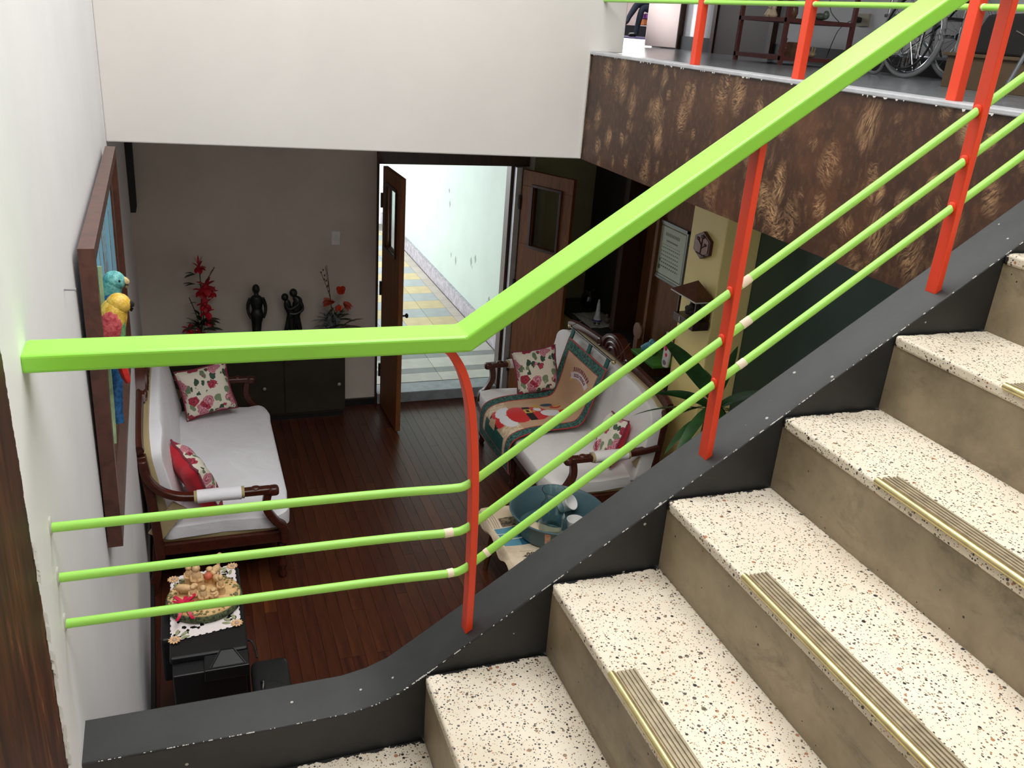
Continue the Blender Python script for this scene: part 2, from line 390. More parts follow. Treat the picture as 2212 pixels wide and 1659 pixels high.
def curve(p, n=6):  # open Catmull-Rom
    p = [Vector(q) for q in p]; out = []
    for i in range(len(p)-1):
        a, b, c, d = p[max(i-1, 0)], p[i], p[i+1], p[min(i+2, len(p)-1)]
        for j in range(n):
            t = j/n; out.append(.5*((2*b)+(-a+c)*t+(2*a-5*b+4*c-d)*t*t+(-a+3*b-3*c+d)*t**3))
    return out+[p[-1]]

# ------------------------------------------------------------------ setting: shell
ZU = 3.13   # upper floor level
FX = 2.2    # face of the upper floor edge
BY = 4.85   # face of the white dropped wall
def shell():
    # left wall (white, its near end painted brown)
    m = MB(); m.add([(wallx(-1), -1, 0), (wallx(7.4), 7.4, 0), (wallx(7.4), 7.4, 5.6), (wallx(-1), -1, 5.6),
                     (wallx(-1)-.2, -1, 0), (wallx(7.4)-.2, 7.4, 0), (wallx(7.4)-.2, 7.4, 5.6), (wallx(-1)-.2, -1, 5.6)],
                    [(0, 1, 2, 3), (7, 6, 5, 4), (0, 4, 5, 1), (3, 2, 6, 7), (0, 3, 7, 4), (1, 5, 6, 2)])
    wl = struct(m.build('wall_left', LW, smooth=0), 'white side wall with its near end brushed brown')
    # ragged paint edge: little torn flakes along the white-brown border
    rg = MB(); rnd = random.Random(3)
    for k in range(46):
        z = 1.72+rnd.random()**2*.62 if k < 34 else 2.0+rnd.random()*.5
        y = 1.405+rnd.uniform(-.006, .012); x = wallx(y)+.0015; h = rnd.uniform(.006, .02); w = rnd.uniform(.004, .011)
        rg.add([(x, y-w, z), (x+.004, y, z-h), (x+.003, y+w, z+h*.3), (x, y, z+h)], [(0, 1, 2, 3), (3, 2, 1, 0)])
    rg.build('paint_flakes', m_chip(), wl)
    m = MB(); a = wallx(BY)
    m.prism([(a, 2.60), (FX, 2.566), (FX, 3.16), (2.395, 3.16), (2.395, 5.6), (a, 5.6)], lambda p, q, t: (p, t, q), BY, BY+.2)
    struct(m.build('wall_dropped', WHITE, smooth=0, bevel=.006), 'white wall hanging above the living room')
    bl = MB().tube([(FX-.012, BY-.006, 2.57), (FX-.012, BY-.006, 3.15)], .004, 5); 
    bl.build('edge_cord', plain('old_white_caulk', srgb(210, 206, 198), .6), bpy.data.objects['wall_dropped'])
    # back wall with the doorway
    m = MB(); m.box(-.6, 1.486, 7.23, 7.3, 0, 2.8); m.box(2.66, 2.85, 7.23, 7.3, 0, 2.8); m.box(1.486, 2.66, 7.23, 7.3, 2.22, 2.8)
    wb = struct(m.build('wall_back', GREYWALL, smooth=0), 'dim plaster wall at the back of the living room')
    MB().box(2.85, 3.6, 7.231, 7.3, 0, 2.8).build('olive_paint', OLIVE, wb, smooth=0)
    d = MB(); d.box(1.47, 1.488, 7.205, 7.305, 0, 2.23); d.box(2.622, 2.66, 7.19, 7.305, 0, 2.23); d.box(1.47, 2.78, 7.17, 7.305, 2.14, 2.26)
    struct(d.build('door_frame', DWOOD, smooth=0, bevel=.004), 'dark wooden door frame in the back wall')
    struct(MB().box(-.6, 1.47, 7.20, 7.231, 0, .06).box(2.66, 3.5, 7.20, 7.231, 0, .06).build('baseboard_back', BLACKP, smooth=0), 'black baseboard of the back wall')
    b = MB(); b.add([(wallx(1.7), 1.7, 0), (wallx(7.2), 7.2, 0), (wallx(7.2)+.02, 7.2, 0), (wallx(1.7)+.02, 1.7, 0)]+[(wallx(1.7), 1.7, .09), (wallx(7.2), 7.2, .09), (wallx(7.2)+.02, 7.2, .09), (wallx(1.7)+.02, 1.7, .09)],
                    [(0, 1, 2, 3), (4, 7, 6, 5), (0, 3, 7, 4), (1, 5, 6, 2), (2, 6, 7, 3), (0, 4, 5, 1)])
    struct(b.build('baseboard_left', BLACKP, smooth=0), 'black baseboard of the white side wall')
    # living-room ceiling, upper slab and its brown edge
    struct(MB().box(-.6, FX, BY+.2, 7.4, 2.6, 2.8).box(FX+.1, 5.0, 1.68, 7.4, 2.566, 2.75).build('ceiling', WHITE, smooth=0), 'white underside of the upper floor')
    fa = struct(MB().box(FX, FX+.1, 1.68, BY, 2.566, 3.15).build('wall_fascia', FASCIA, smooth=0), 'brown sponged edge of the upper floor')
    MB().box(FX-.012, FX+.11, 1.68, BY+.2, 3.146, 3.163).build('floor_lip', plain('grey_cement_lip', srgb(176, 178, 182), .4, var=.15, scale=14), fa, smooth=0, bevel=.004)
    rg = MB(); rnd = random.Random(9)
    for k in range(40):
        y = rnd.uniform(1.75, 4.8); w = rnd.uniform(.003, .012); h = rnd.uniform(.002, .007)
        rg.add([(FX-.013, y-w, 3.148), (FX-.013, y+w, 3.148), (FX-.0135, y+w*.3, 3.146-h), (FX-.0135, y-w*.5, 3.146-h*.7)], [(0, 1, 2, 3), (3, 2, 1, 0)])
    rg.build('cement_drips', m_chip(), fa)
    # right side of the living room: ledge, niche panels, column, green wall
    struct(MB().box(3.5, 3.62, 1.68, 7.4, 0, 2.6).build('wall_right', PANEL, smooth=0), 'brown panelled wall behind the ledge')
    lw = struct(MB().box(3.12, 3.5, 4.98, 7.23, 0, .90).build('wall_ledge', YELLOW, smooth=0), 'low yellow wall carrying a stone ledge')
    MB().box(3.10, 3.5, 4.98, 7.23, .90, .93).build('ledge_top', plain('dark_stone_ledge', srgb(44, 48, 44), .35, var=.3, scale=9), lw, smooth=0, bevel=.004)
    struct(MB().box(3.1, 3.36, 4.58, 4.98, 0, 2.566).build('wall_pillar', YELLOW, smooth=0, bevel=.006), 'square yellow pillar beside the ledge')
    struct(MB().box(3.36, 3.5, 1.68, 4.97, 0, 2.566).build('wall_green', GREENP, smooth=0), 'dark green wall beyond the pillar')
    t = MB().box(3.30, 3.5, 6.28, 6.36, .93, 2.56); struct(t.build('trim_1', DWOOD, smooth=0), 'dark upright post dividing the niche')
    t = MB().box(3.36, 3.5, 5.86, 5.90, .93, 2.56); struct(t.build('trim_2', PANEL, smooth=0), 'brown upright edge of the niche panel')
    struct(MB().box(3.40, 3.5, 4.98, 5.86, .93, 2.56).build('wall_niche', PANEL, smooth=0), 'brown wooden panel above the ledge')
    struct(MB().box(3.44, 3.5, 6.36, 7.23, .93, 2.56).build('wall_niche_dark', plain('dark_niche', srgb(40, 38, 30), .6), smooth=0), 'dark far end of the niche')  # one flat tone, darker than the panel beside it
    # outer shell of the stairwell and the upper hall
    struct(MB().box(-.5, 5.2, -1.2, -1.0, 0, 5.6).build('wall_front', WHITE, smooth=0), 'white wall at the foot of the stairs')
    c = MB(); c.box(-.6, -.2, -1.2, 7.4, 5.5, 5.6); c.box(2.1, 5.1, -1.2, 9.2, 5.5, 5.6); c.box(-.2, 2.1, -1.2, -.6, 5.5, 5.6); c.box(-.2, 2.1, 4.4, 7.4, 5.5, 5.6)
    struct(c.build('ceiling_upper', WHITE, smooth=0), 'white upper ceiling around the skylight')
    sk = MB()
    for a, b in ((-.22, -.16), (.92, .98), (2.06, 2.12)): sk.box(a, b, -.62, 4.42, 5.5, 5.58)
    for y in (-.62, 1.0, 2.7, 4.36): sk.box(-.22, 2.12, y, y+.06, 5.5, 5.58)
    w = struct(sk.build('window_1', plain('white_metal', srgb(220, 220, 220), .4), smooth=0), 'skylight grid over the stairwell')
    MB().box(-.2, 2.1, -.6, 4.4, 5.55, 5.556).build('pane', m_glass('skylight_glass', (1, 1, 1, 1)), w, smooth=0)
    # upper hall
    struct(MB().box(4.92, 5.05, -1.0, 8.75, ZU, 5.6).build('wall_hall', HALLWALL, smooth=0), 'grey hall wall behind the shelf and wheelchair')
    struct(MB().box(4.895, 4.92, -1.0, 7.05, ZU, ZU+.13).box(4.895, 4.92, 7.95, 8.75, ZU, ZU+.13).build('baseboard_hall', BLACKP, smooth=0), 'black hall baseboard')
    struct(MB().box(2.25, 3.3, 9.0, 9.12, ZU, 5.6).box(3.3, 5.05, 9.0, 9.12, 5.2, 5.6).build('wall_hall_end', HALLWALL, smooth=0), 'hall end wall around the wide doorway')
    struct(MB().box(4.86, 5.0, 8.62, 9.0, ZU, 5.2).box(4.80, 5.0, 8.84, 9.06, ZU, 5.2).build('door_frame_hall', DWOOD, smooth=0, bevel=.01), 'dark frame of the hall doorway')
    struct(MB().box(2.25, 2.39, BY+.2, 9.0, ZU, 5.6).build('wall_hall_left', WHITE, smooth=0), 'white wall hiding the left of the hall')
    wn = struct(MB().box(2.385, 2.42, 6.8, 8.0, 3.78, 3.84).box(2.385, 2.42, 6.8, 8.0, 4.86, 4.92).box(2.385, 2.42, 6.8, 6.86, 3.84, 4.86).box(2.385, 2.42, 7.94, 8.0, 3.84, 4.86).build('window_added_side', DWOOD, smooth=0), 'added side window of the upper hall, out of view')  # unseen window added to go with the lamp on the door leaf
    MB().box(2.392, 2.398, 6.86, 7.94, 3.84, 4.86).build('pane', plain('frosted_pane', srgb(236, 238, 242), .3, var=.01), wn, smooth=0)
    # reading room beyond, with an unseen glowing window added to whiten the floor reflection
    wn = struct(MB().box(8.55, 9.95, 18.44, 18.5, 4.0, 4.06).box(8.55, 9.95, 18.44, 18.5, 5.4, 5.46).box(8.55, 8.61, 18.44, 18.5, 4.06, 5.4).box(9.89, 9.95, 18.44, 18.5, 4.06, 5.4).box(9.22, 9.28, 18.44, 18.5, 4.06, 5.4).build('window_added_far', DWOOD, smooth=0), 'added glowing window in the far room, out of view')
    gl = NT('added_glow_pane'); gl.set(.3, Emission_Color=(1, .98, .95, 1), Emission_Strength=16)
    MB().box(8.61, 9.22, 18.47, 18.48, 4.06, 5.4).build('pane', gl.m, wn, smooth=0); MB().box(9.28, 9.89, 18.47, 18.48, 4.06, 5.4).build('pane', gl.m, wn, smooth=0)
    struct(MB().box(10.8, 11, 9.0, 18.7, ZU, 5.6).build('wall_reading_right', HALLWALL, smooth=0), 'right wall of the far room')
    struct(MB().box(2.2, 11, 18.5, 18.7, ZU, 5.6).build('wall_reading_back', plain('pinkish_wall', srgb(226, 208, 200), .7, var=.03), smooth=0), 'pinkish back wall of the far room')
    struct(MB().box(2.2, 10.8, 18.46, 18.5, ZU, ZU+.22).build('baseboard_reading', BLACKP, smooth=0), 'black baseboard of the far room')
    struct(MB().box(2.0, 11, 9.1, 18.7, 5.5, 5.6).build('ceiling_reading', WHITE, smooth=0), 'ceiling of the far room')
    struct(MB().box(5.05, 11, 9.0, 9.12, ZU, 5.6).build('wall_reading_front', HALLWALL, smooth=0), 'near wall of the far room')
shell()

def floors():
    # living room boards
    fl = struct(MB().box(-.6, 3.6, 1.6, 7.42, -.12, -.014).build('floor', plain('subfloor', srgb(30, 16, 10), .8), smooth=0), 'dark reddish boards of the living room floor')
    rnd = random.Random(5); x = -.44; wd = .0705; cache = {}
    while x < 3.14:
        y = 1.69
        while y < 7.2:
            L = rnd.choice((1.5, 1.9, 2.4)); 
            if y == 1.69: L = rnd.choice((.7, 1.2, 1.7, 2.2))
            y1 = min(y+L, 7.235)
            if 7.235-y1 < .3: y1 = 7.235
            key = round(y1-y, 3)
            if key not in cache:
                o = MB().box(-wd/2+.0008, wd/2-.0008, 0, key-.0015, -.016, 0).build('plank', PLANK, fl, smooth=0); cache[key] = o
            else:
                o = cache[key].copy(); COL.objects.link(o)
            o.location = (x+wd/2, y, 0); y = y1
        x += wd
    # corridor
    cf = struct(MB().box(.2, 2.95, 7.42, 14, 0, .085).build('floor_corridor', plain('mortar', srgb(150, 146, 136), .7), smooth=0), 'yellow and blue-grey corridor floor tiles')
    Y = m_tile('yellow_tile', srgb(228, 206, 152)); B = m_tile('blue_grey_tile', srgb(186, 194, 196)); Lg = m_tile('pale_terrazzo_tile', srgb(206, 206, 196)); Dg = m_tile('grey_tile', srgb(138, 142, 140))
    tiles = {}
    def tile(x, y, sx, sy, mt):
        k = (round(sx, 3), round(sy, 3), mt.name)
        if k not in tiles: o = MB().box(.002, sx-.002, .002, sy-.002, .08, .1).build('tile', mt, cf, smooth=0); tiles[k] = o
        else: o = tiles[k].copy(); COL.objects.link(o)
        o.location = (x, y, 0)
    for j in range(17):
        for i in range(6):
            x, y = 2.78-.3*(i+1), 8.35+.3*j
            tile(x, y, .3, .3, Y if (i//2+j//1) % 2 == 0 else B)
    for j in range(17): tile(2.78, 8.35+.3*j, .12, .3, m_tile('pale_edge_tile', srgb(214, 206, 190)))
    for k, (y0, y1, mt) in enumerate(((7.4, 7.62, Lg), (7.62, 7.74, Dg), (7.74, 8.0, Lg), (8.0, 8.12, Dg), (8.12, 8.35, Lg))):
        for x0, x1 in ((1.1, 1.62), (1.62, 2.16), (2.16, 2.9)): tile(x0, y0, x1-x0, y1-y0, mt)
    st = struct(MB().box(1.49, 2.622, 7.19, 7.42, 0, .1).build('door_step', plain('blue_grey_step', srgb(150, 160, 164), .45, var=.2, scale=12), smooth=0, bevel=.006), 'blue-grey step at the open doorway')
    struct(MB().box(2.95, 3.05, 7.42, 14, 0, 2.9).build('wall_corridor', plain('mint_wall_paint', srgb(196, 213, 204), .6, var=.05, scale=2, bump=.06, bscale=18), smooth=0), 'mint green corridor wall')
    cb = plain('marbled_baseboard', srgb(176, 172, 180), .5, var=.35, scale=18)
    struct(MB().box(2.91, 2.95, 7.5, 14, .1, .27).build('baseboard_corridor', cb, smooth=0), 'marbled grey corridor baseboard')
    ch = MB(); rnd = random.Random(2)
    for (y, z) in ((9.2, .75), (9.15, .7), (9.05, .82), (10.2, 1.35), (10.15, 1.2), (10.3, 1.7), (10, .62), (9.8, .6), (8.5, .52), (8.55, .47)):
        w, h = rnd.uniform(.01, .04), rnd.uniform(.02, .06); ch.add([(2.949, y-w, z), (2.9485, y, z-h), (2.949, y+w, z+h*.2), (2.9485, y, z+h)], [(0, 1, 2, 3)])
    ch.build('paint_scars', plain('grey_scar', srgb(150, 166, 158), .8), bpy.data.objects['wall_corridor'])
    struct(MB().box(.2, 3.05, 7.42, 14, 2.9, 3.0).build('ceiling_corridor', WHITE, smooth=0), 'white corridor ceiling')
    # upper hall floor, polished grey slabs
    uf = struct(MB().box(FX+.1, 5.05, 1.68, 9.1, 2.75, ZU-.004).box(2.0, 11, 9.1, 18.7, 2.75, ZU-.002).build('floor_upper', plain('upper_subfloor', srgb(120, 124, 128), .4), smooth=0), 'polished grey slab floor of the upper hall')
    G = NT('polished_grey_slab'); oi = G.n('ShaderNodeObjectInfo'); co = G.co((1, 4, 1))
    G.col(G.ramp(G.noise(co, 5, 6, .7), [(.3, srgb(104, 110, 116)), (.7, srgb(150, 154, 158))])); G.set(.22); 
    sl = None; s = .62
    for j in range(12):
        for i in range(5):
            x = FX+.1+s*i; y = 1.7+s*j; sx = min(s, 4.92-x); sy = min(s, 9.1-y)
            if sx < .05: continue
            if sl is None or sx < s-.01 or sy < s-.01:
                o = MB().box(.0015, sx-.0015, .0015, sy-.0015, ZU-.012, ZU).build('slab', G.m, uf, smooth=0)
                if sl is None and sx > s-.01 and sy > s-.01: sl = o
            else: o = sl.copy(); COL.objects.link(o)
            o.location = (x, y, 0)
    MB().box(3.2, 10.8, 9.1, 18.5, ZU-.002, ZU+.001).build('far_floor', plain('pale_far_floor', srgb(214, 214, 222), .3, var=.04), uf, smooth=0)
    MB().box(5.2, 10.5, 14.6, 18.2, ZU+.001, ZU+.012).build('dark_carpet', plain('purple_carpet', srgb(52, 40, 92), .9), uf, smooth=0)
    # stair-side slab of the upper floor
    struct(MB().box(2.4, 4.92, -1.0, 1.68, 2.75, ZU).build('floor_stairhead', TERR, smooth=0), 'terrazzo landing at the head of the stairs')
floors()

# ------------------------------------------------------------------ staircase
NX = [.444, .739, 1.014, 1.295, 1.571, 1.844, 2.12, 2.40]
NZ = [1.900, 2.103, 2.290, 2.479, 2.670, 2.866, 3.05]
YI, YO = 1.55, 1.68
def stairs():
    st = struct(MB().box(-.275, .444, -1.0, YI, 1.5, 1.707).build('staircase', TERR, smooth=0, bevel=.004), 'cream terrazzo staircase with cement risers')
    struct(st)
    for i in range(7):
        x0, x1, z = NX[i], NX[i+1], NZ[i]
        MB().box(x0-.004, x1+.002, -1.0, YI-.001, z-.028, z).build('tread', TERR, st, smooth=40, bevel=.007, seg=3)
        zb = NZ[i-1]-.002 if i else 1.705
        MB().box(x0, x0+.05, -1.0, YI-.001, zb, z-.026).build('riser', RISER, st, smooth=0)
        if i >= 1:
            p = MB(); y1 = 1.231
            p.box(x0+.004, x0+.052, -1.0, y1, z, z+.003)
            for k in range(5): p.box(x0+.009+k*.009, x0+.0135+k*.009, -1.0, y1-.002, z+.003, z+.0065)
            n = p.build('nosing_strip', RIBB, st, smooth=0)
            q = MB().tube([(x0-.003, -1.0, z+.001), (x0-.003, y1, z+.001)], .0085, 10)
            q.build('brass_lip', BRASS, n)
    # black curb: flat along the landing, then climbing with the steps
    top = [(-.30, 1.826), (.10, 1.825), (.27, 1.827), (.33, 1.838), (.38, 1.857), (.444, 1.899)]
    sl = [(x, 1.594+.687*x) for x in (.70, 1.0, 1.5, 2.0, 2.2)]
    top += sl; pl = top+[(2.2, 0), (-.30, 0)]
    n = len(pl); 
    cb = MB(); cb.prism(pl, lambda a, b, t: (a, t, b), YI, YO)
    c = cb.build('curb', CURB, st, smooth=30, bevel=.004); c['label'] = 'black painted curb carrying the railing'
    ch = MB(); rnd = random.Random(11)
    def topz(x):
        for (a, b), (c2, d) in zip(top, top[1:]):
            if a <= x <= c2: return b+(d-b)*(x-a)/(c2-a)
    for k in range(240):
        x = rnd.uniform(-.25, 1.98)
        if x > .5 and rnd.random() < .45: x = rnd.choice(NX[:6])+rnd.gauss(-.01, .02)
        if x > 1.98 or x < -.25: continue
        z = topz(x); w = rnd.uniform(.001, .005)*rnd.random()+.0007; e = rnd.uniform(.0005, .0016)
        sl_ = .687 if x > .45 else 0
        ch.add([(x-w, YI-.0006, z-w*sl_-e*.6), (x+w, YI-.0006, z+w*sl_-e*.6), (x+w*.7, YI+e, z+w*.7*sl_+.0006), (x-w*.7, YI+e, z-w*.7*sl_+.0006)], [(0, 1, 2, 3)])
    ch.build('chipped_edge', m_chip(), c)
stairs()
# ------------------------------------------------------------------ stair railing
def railing():
    r = thing('stair_railing', 'lime green handrail with three round rails on orange-red posts along the stairs', 'railing', (.55, 1.6, 1.97))
    zt = 2.722; h = .034; sl = .687; xe = 2.35; kx = .505
    p = [(-.283, 1.6, zt-h/2), (kx, 1.6, zt-.006-h/2), (xe, 1.6, zt-.006-h/2+sl*(xe-kx)*1.005)]
    hr = MB().rtube(p, .082, h).build('handrail', GREENR, r, smooth=0, bevel=.006, seg=3)
    # posts
    bw, bd = .017, .034
    p1 = curve([(.552, 1.6, 1.955), (.552, 1.6, 2.15), (.546, 1.6, 2.36), (.530, 1.6, 2.53), (.508, 1.6, 2.62), (.478, 1.6, 2.672), (.455, 1.6, 2.688)], 5)
    MB().rtube(p1, bd, bw).build('post', RED, r, smooth=30, bevel=.002)
    for x, z0 in ((1.128, 2.36), (1.70, 2.755), (2.30, 3.10)):
        MB().box(x-bw/2, x+bw/2, 1.6-bd/2, 1.6+bd/2, z0, zt-.03+sl*(x-kx)).build('post', RED, r, smooth=0, bevel=.002)
    rods = []
    for z0 in (2.362, 2.250, 2.142):
        o = [MB(), MB()]
        a = [(-.287, 1.6, z0), (.3, 1.6, z0-.004), (.49, 1.6, z0-.010), (.53, 1.6, z0-.006), (.56, 1.6, z0+.012)]
        n1 = MB().tube(curve(a, 4), .0095, 12).build('rail', GREENROD, r)
        zz = lambda x: z0+.012+(x-.56)*.715
        n2 = MB().tube([(.56, 1.6, zz(.56)), (2.30, 1.6, zz(2.30))], .0095, 12).build('rail', GREENROD, r)
        # weld blobs and masking-tape scraps
        for x in (1.128, 1.70): MB().sq((x-.0105, 1.6, zz(x-.0105)+.003), (.005, .0115, .0125), .8, nu=10, nv=6).build('weld', RED, n2)
        rods.append((n1, n2, zz, z0))
    tape = plain('cream_masking_tape', srgb(232, 220, 194), .8)
    def sleeve(par, a, b): MB().tube([a, b], .0102, 12).build('tape', tape, par)
    n1, n2, zz, z0 = rods[1]; sleeve(n1, (.485, 1.6, z0-.0102), (.505, 1.6, z0-.009)); sleeve(n2, (1.165, 1.6, zz(1.165)), (1.185, 1.6, zz(1.185)))
    n1, n2, zz, z0 = rods[2]; sleeve(n1, (.497, 1.6, z0-.0098), (.511, 1.6, z0-.0085)); sleeve(n2, (.585, 1.6, zz(.585)), (.593, 1.6, zz(.593))); sleeve(n2, (1.175, 1.6, zz(1.175)), (1.192, 1.6, zz(1.192)))
    n1, n2, zz, z0 = rods[0]; sleeve(n2, (1.142, 1.6, zz(1.142)), (1.165, 1.6, zz(1.165)))
    # plaster collars where the rails enter the white wall
    for z0 in (2.362, 2.250, 2.142): MB().sq((wallx(1.6)+.001, 1.6, z0+.004), (.003, .013, .019), .8, nu=10, nv=6).build('plaster_collar', m_chip(), r)
    # landing railing along the upper floor edge
    u = thing('landing_railing', 'orange-red posts with a thin green rail along the upper floor edge', 'railing', (2.25, 3.0, 3.16))
    for y in (3.80, 3.02, 2.23, 1.72): MB().box(2.235, 2.268, y-.02, y+.02, 3.162, 4.02).build('post', RED, u, smooth=0, bevel=.003)
    for z in (3.43, 3.70): MB().tube([(2.25, 1.70, z), (2.25, BY, z)], .010, 10).build('rail', GREENROD, u)
    MB().box(2.22, 2.30, 1.70, BY, 4.0, 4.035).build('handrail', GREENR, u, smooth=0, bevel=.005)
    for y in (3.80, 3.02, 2.23): MB().sq((2.25, y-.026, 3.43), (.0108, .010, .0108), nu=8, nv=6).build('peeling_paint', tape, u)
railing()

# ------------------------------------------------------------------ sofas
def sofa(loc, rz, label, cover, strap, bw=.80):
    """local frame: back at -x, seat front at +x, length along y"""
    r = thing('carved_sofa', label, 'sofa', (0, 0, 0), 'carved two-seat sofas under white covers')
    # legs
    prof = [(.016, 0), (.022, .01), (.026, .03), (.018, .05), (.017, .06), (.027, .085), (.03, .10), (.022, .125), (.019, .14), (.024, .2), (.03, .245), (.022, .255), (.032, .265), (.032, .29)]
    for y in (-.77, 0, .77): MB().lathe(prof, (.36, y, 0), 14).build('front_leg', MAHOG, r)
    for y in (-.78, .78):
        MB().rtube([(-.40, y, 0), (-.36, y, .14), (-.34, y, .36)], .045, .05).build('rear_leg', MAHOG, r, smooth=0, bevel=.005)
    a = MB(); a.box(.335, .40, -.82, .82, .285, .365); a.box(-.36, -.31, -.80, .80, .29, .36)
    for y in (-.80, .80): a.box(-.35, .38, y-.025, y+.025, .285, .36)
    a.build('seat_rail', MAHOG, r, smooth=0, bevel=.008)
    MB().sq((.02, 0, .395), (.385, .80, .055), .18, .16, 40, 12).build('seat_upholstery', BEIGE, r)
    def wr(p):
        crown = .03*(1-(p.x/.4)**2)*(1-(p.y/.85)**2) if p.z > 0 else 0
        e = .006*math.sin(31*p.x+5*p.y)*(1 if abs(p.y) > .7 else .3)+.004*math.sin(17*p.y+9*p.x)
        hang = -.035*(max(0, (p.x-.3)/.1)) if p.z < 0 else 0
        return (p.x+.006*math.sin(23*p.y), p.y+.012*math.sin(14*p.x+2) if abs(p.y) > .7 else p.y, p.z+crown+e+hang)
    MB().sq((.035, 0, .425), (.385, .815, .055), .24, .17, 72, 18, fn=wr).build('seat_cover', cover, r)
    # back: frame, upholstery, white cover
    ti = Matrix.Rotation(R(-9), 3, 'Y')
    def oval(p): # top corners rounded like a camel back
        k = max(0, p.z)/.3; yy = abs(p.y)/.76
        return (p.x, p.y, p.z-(.015*yy**8)*k+.025*k*(1-yy**2))
    MB().sq((-.318, 0, .70), (.032, .81, .31), .2, .14, 56, 18, M=ti, fn=oval).build('back_upholstery', BEIGE, r)
    def wr2(p):
        q = oval(p); d = .008*math.sin(13*p.z+4*p.y)+.006*math.sin(19*p.y+3*p.z)
        return (q[0]+d*(1 if p.x > 0 else .2), q[1]+.01*math.sin(20*p.z), q[2])
    bc = MB().sq((-.282, 0, .70), (.056, bw, .305), .22, .11, 80, 24, M=ti, fn=wr2).build('back_cover', cover, r)
    pr = [(-.84+.0, .0)]
    fr = MB()
    path = [(-.385, -.85, .985), (-.39, -.76, 1.01), (-.395, -.5, 1.035), (-.40, 0, 1.055), (-.395, .5, 1.035), (-.39, .76, 1.01), (-.385, .85, .985)]
    fr.tube(curve(path, 6), .034, 8, ell=(.8, 1.2))
    fr.build('top_rail', MAHOG, r)
    for y in (-.83, .83):
        MB().rtube(curve([(-.325, y, .28), (-.335, y, .5), (-.355, y, .75), (-.378, y, .95)], 4), .05, .05).build('back_post', MAHOG, r, smooth=30, bevel=.006)
        MB().sq((-.383, y, .985), (.026, .026, .03), nu=12, nv=8).build('finial', MAHOG, r)
    # carved crest in the middle of the top rail
    cr = MB(); poly = [(-.30, 1.04), (-.27, 1.075), (-.22, 1.08), (-.19, 1.12), (-.13, 1.165), (-.06, 1.19), (0, 1.198), (.06, 1.19), (.13, 1.165), (.19, 1.12), (.22, 1.08), (.27, 1.075), (.30, 1.04)]
    cr.prism(poly, lambda p, q, t: (t, p, q), -.42, -.36); 
    for k in range(3):
        rr = .05+.045*k; cr.tube([(-.355, rr*1.15*math.cos(t), 1.055+rr*.85*math.sin(t)) for t in [PI*j/14 for j in range(15)]], .010, 6)
    for sgn in (-1, 1): cr.tube([(-.36, sgn*(.235+.03*math.cos(t)), 1.06+.025*math.sin(t)) for t in [1.8*PI*j/14 for j in range(15)]], .009, 6)
    cr.build('crest', MAHOG, r, smooth=35)
    for k in range(2):
        s_ = (-1, 1)[k]; y = s_*.85
        pa = curve([(-.375, y, .93), (-.365, y, .84), (-.31, y, .745), (-.22, y, .69), (-.10, y, .672), (.08, y, .668), (.30, y, .668)], 5) if strap else curve([(-.34, y, .70), (-.22, y, .682), (-.10, y, .672), (.08, y, .668), (.30, y, .668)], 5)
        am = MB().rtube(pa, .055, .04).build('armrest', MAHOG, r, smooth=30, bevel=.008)
        MB().sq((.315, y, .662), (.032, .033, .028), .6, nu=14, nv=10).build('arm_scroll', MAHOG, am); MB().sq((.215, y, .686), (.032, .026, .014), nu=12, nv=8).build('arm_carving', MAHOG, am)
        MB().rtube(curve([(.285, y, .655), (.272, y, .59), (.278, y, .53), (.325, y, .45), (.365, y, .41), (.372, y, .30)], 5), .045, .045).build('arm_support', MAHOG, r, smooth=30, bevel=.006)
        cv = MB().tube([(-.105, y, .67), (.0, y, .672), (.135, y, .67)], [.046, .045, .047], 14, ell=(1.0, .8)).build('arm_cover', cover, r)
        MB().tube([(-.122, y, .67), (-.10, y, .67)], .042, 12, ell=(1, .8)).build('arm_cuff', BEIGE, cv); MB().tube([(.13, y, .67), (.152, y, .67)], .042, 12, ell=(1, .8)).build('arm_cuff', BEIGE, cv)
        MB().rtube([(-.345, y*.975, .43), (-.20, y*.985, .62)], .014, .09).build('side_upholstery', BEIGE, r, smooth=0)
    if strap:
        MB().grid(lambda u, v: (-.425+.004*math.sin(9*v), -.845+.022*u, .93-.30*v), 2, 10, .003).build('tie_strap', cover, r)
    r.location = loc; r.rotation_euler = (0, 0, rz)
    return r
sofa((.045, 5.505, 0), 0, 'white-covered carved sofa standing against the white side wall below the parrot picture', SHEET, True)
sofa((2.545, 5.49, 0), PI, 'white-covered carved sofa with a tapestry draped over it, below the brown upper floor edge', SHEETG, False, .855)

# ------------------------------------------------------------------ cushions
def cushion(label, loc, M, w, h, t, back):
    r = thing('cushion', label, 'cushion', (0, 0, 0), 'rose print cushions on the sofas')
    def shape(side):
        def fn(u, v):
            a, b = 2*u-1, 2*v-1
            pin = 1-.10*(1-abs(b)**2)*(abs(a)**3); pin2 = 1-.10*(1-abs(a)**2)*(abs(b)**3)
            d = t*((1-a**4)*(1-b**4))**.55
            return (side*d+.004*math.sin(9*a+4*b), a*w/2*pin, b*h/2*pin2)
        return fn
    MB().grid(shape(1), 18, 18).build('front_panel', FLORAL, r)
    MB().grid(shape(-1), 18, 18).build('back_panel', back, r)
    rim = [Vector(shape(0)(u, v)) for u, v in [(i/12, 0) for i in range(12)]+[(1, i/12) for i in range(12)]+[(1-i/12, 1) for i in range(12)]+[(0, 1-i/12) for i in range(12)]]
    MB().tube(rim, .007, 6, closed=True).build('piping', MAROON, r)
    r.location = loc; r.rotation_euler = M.to_euler()
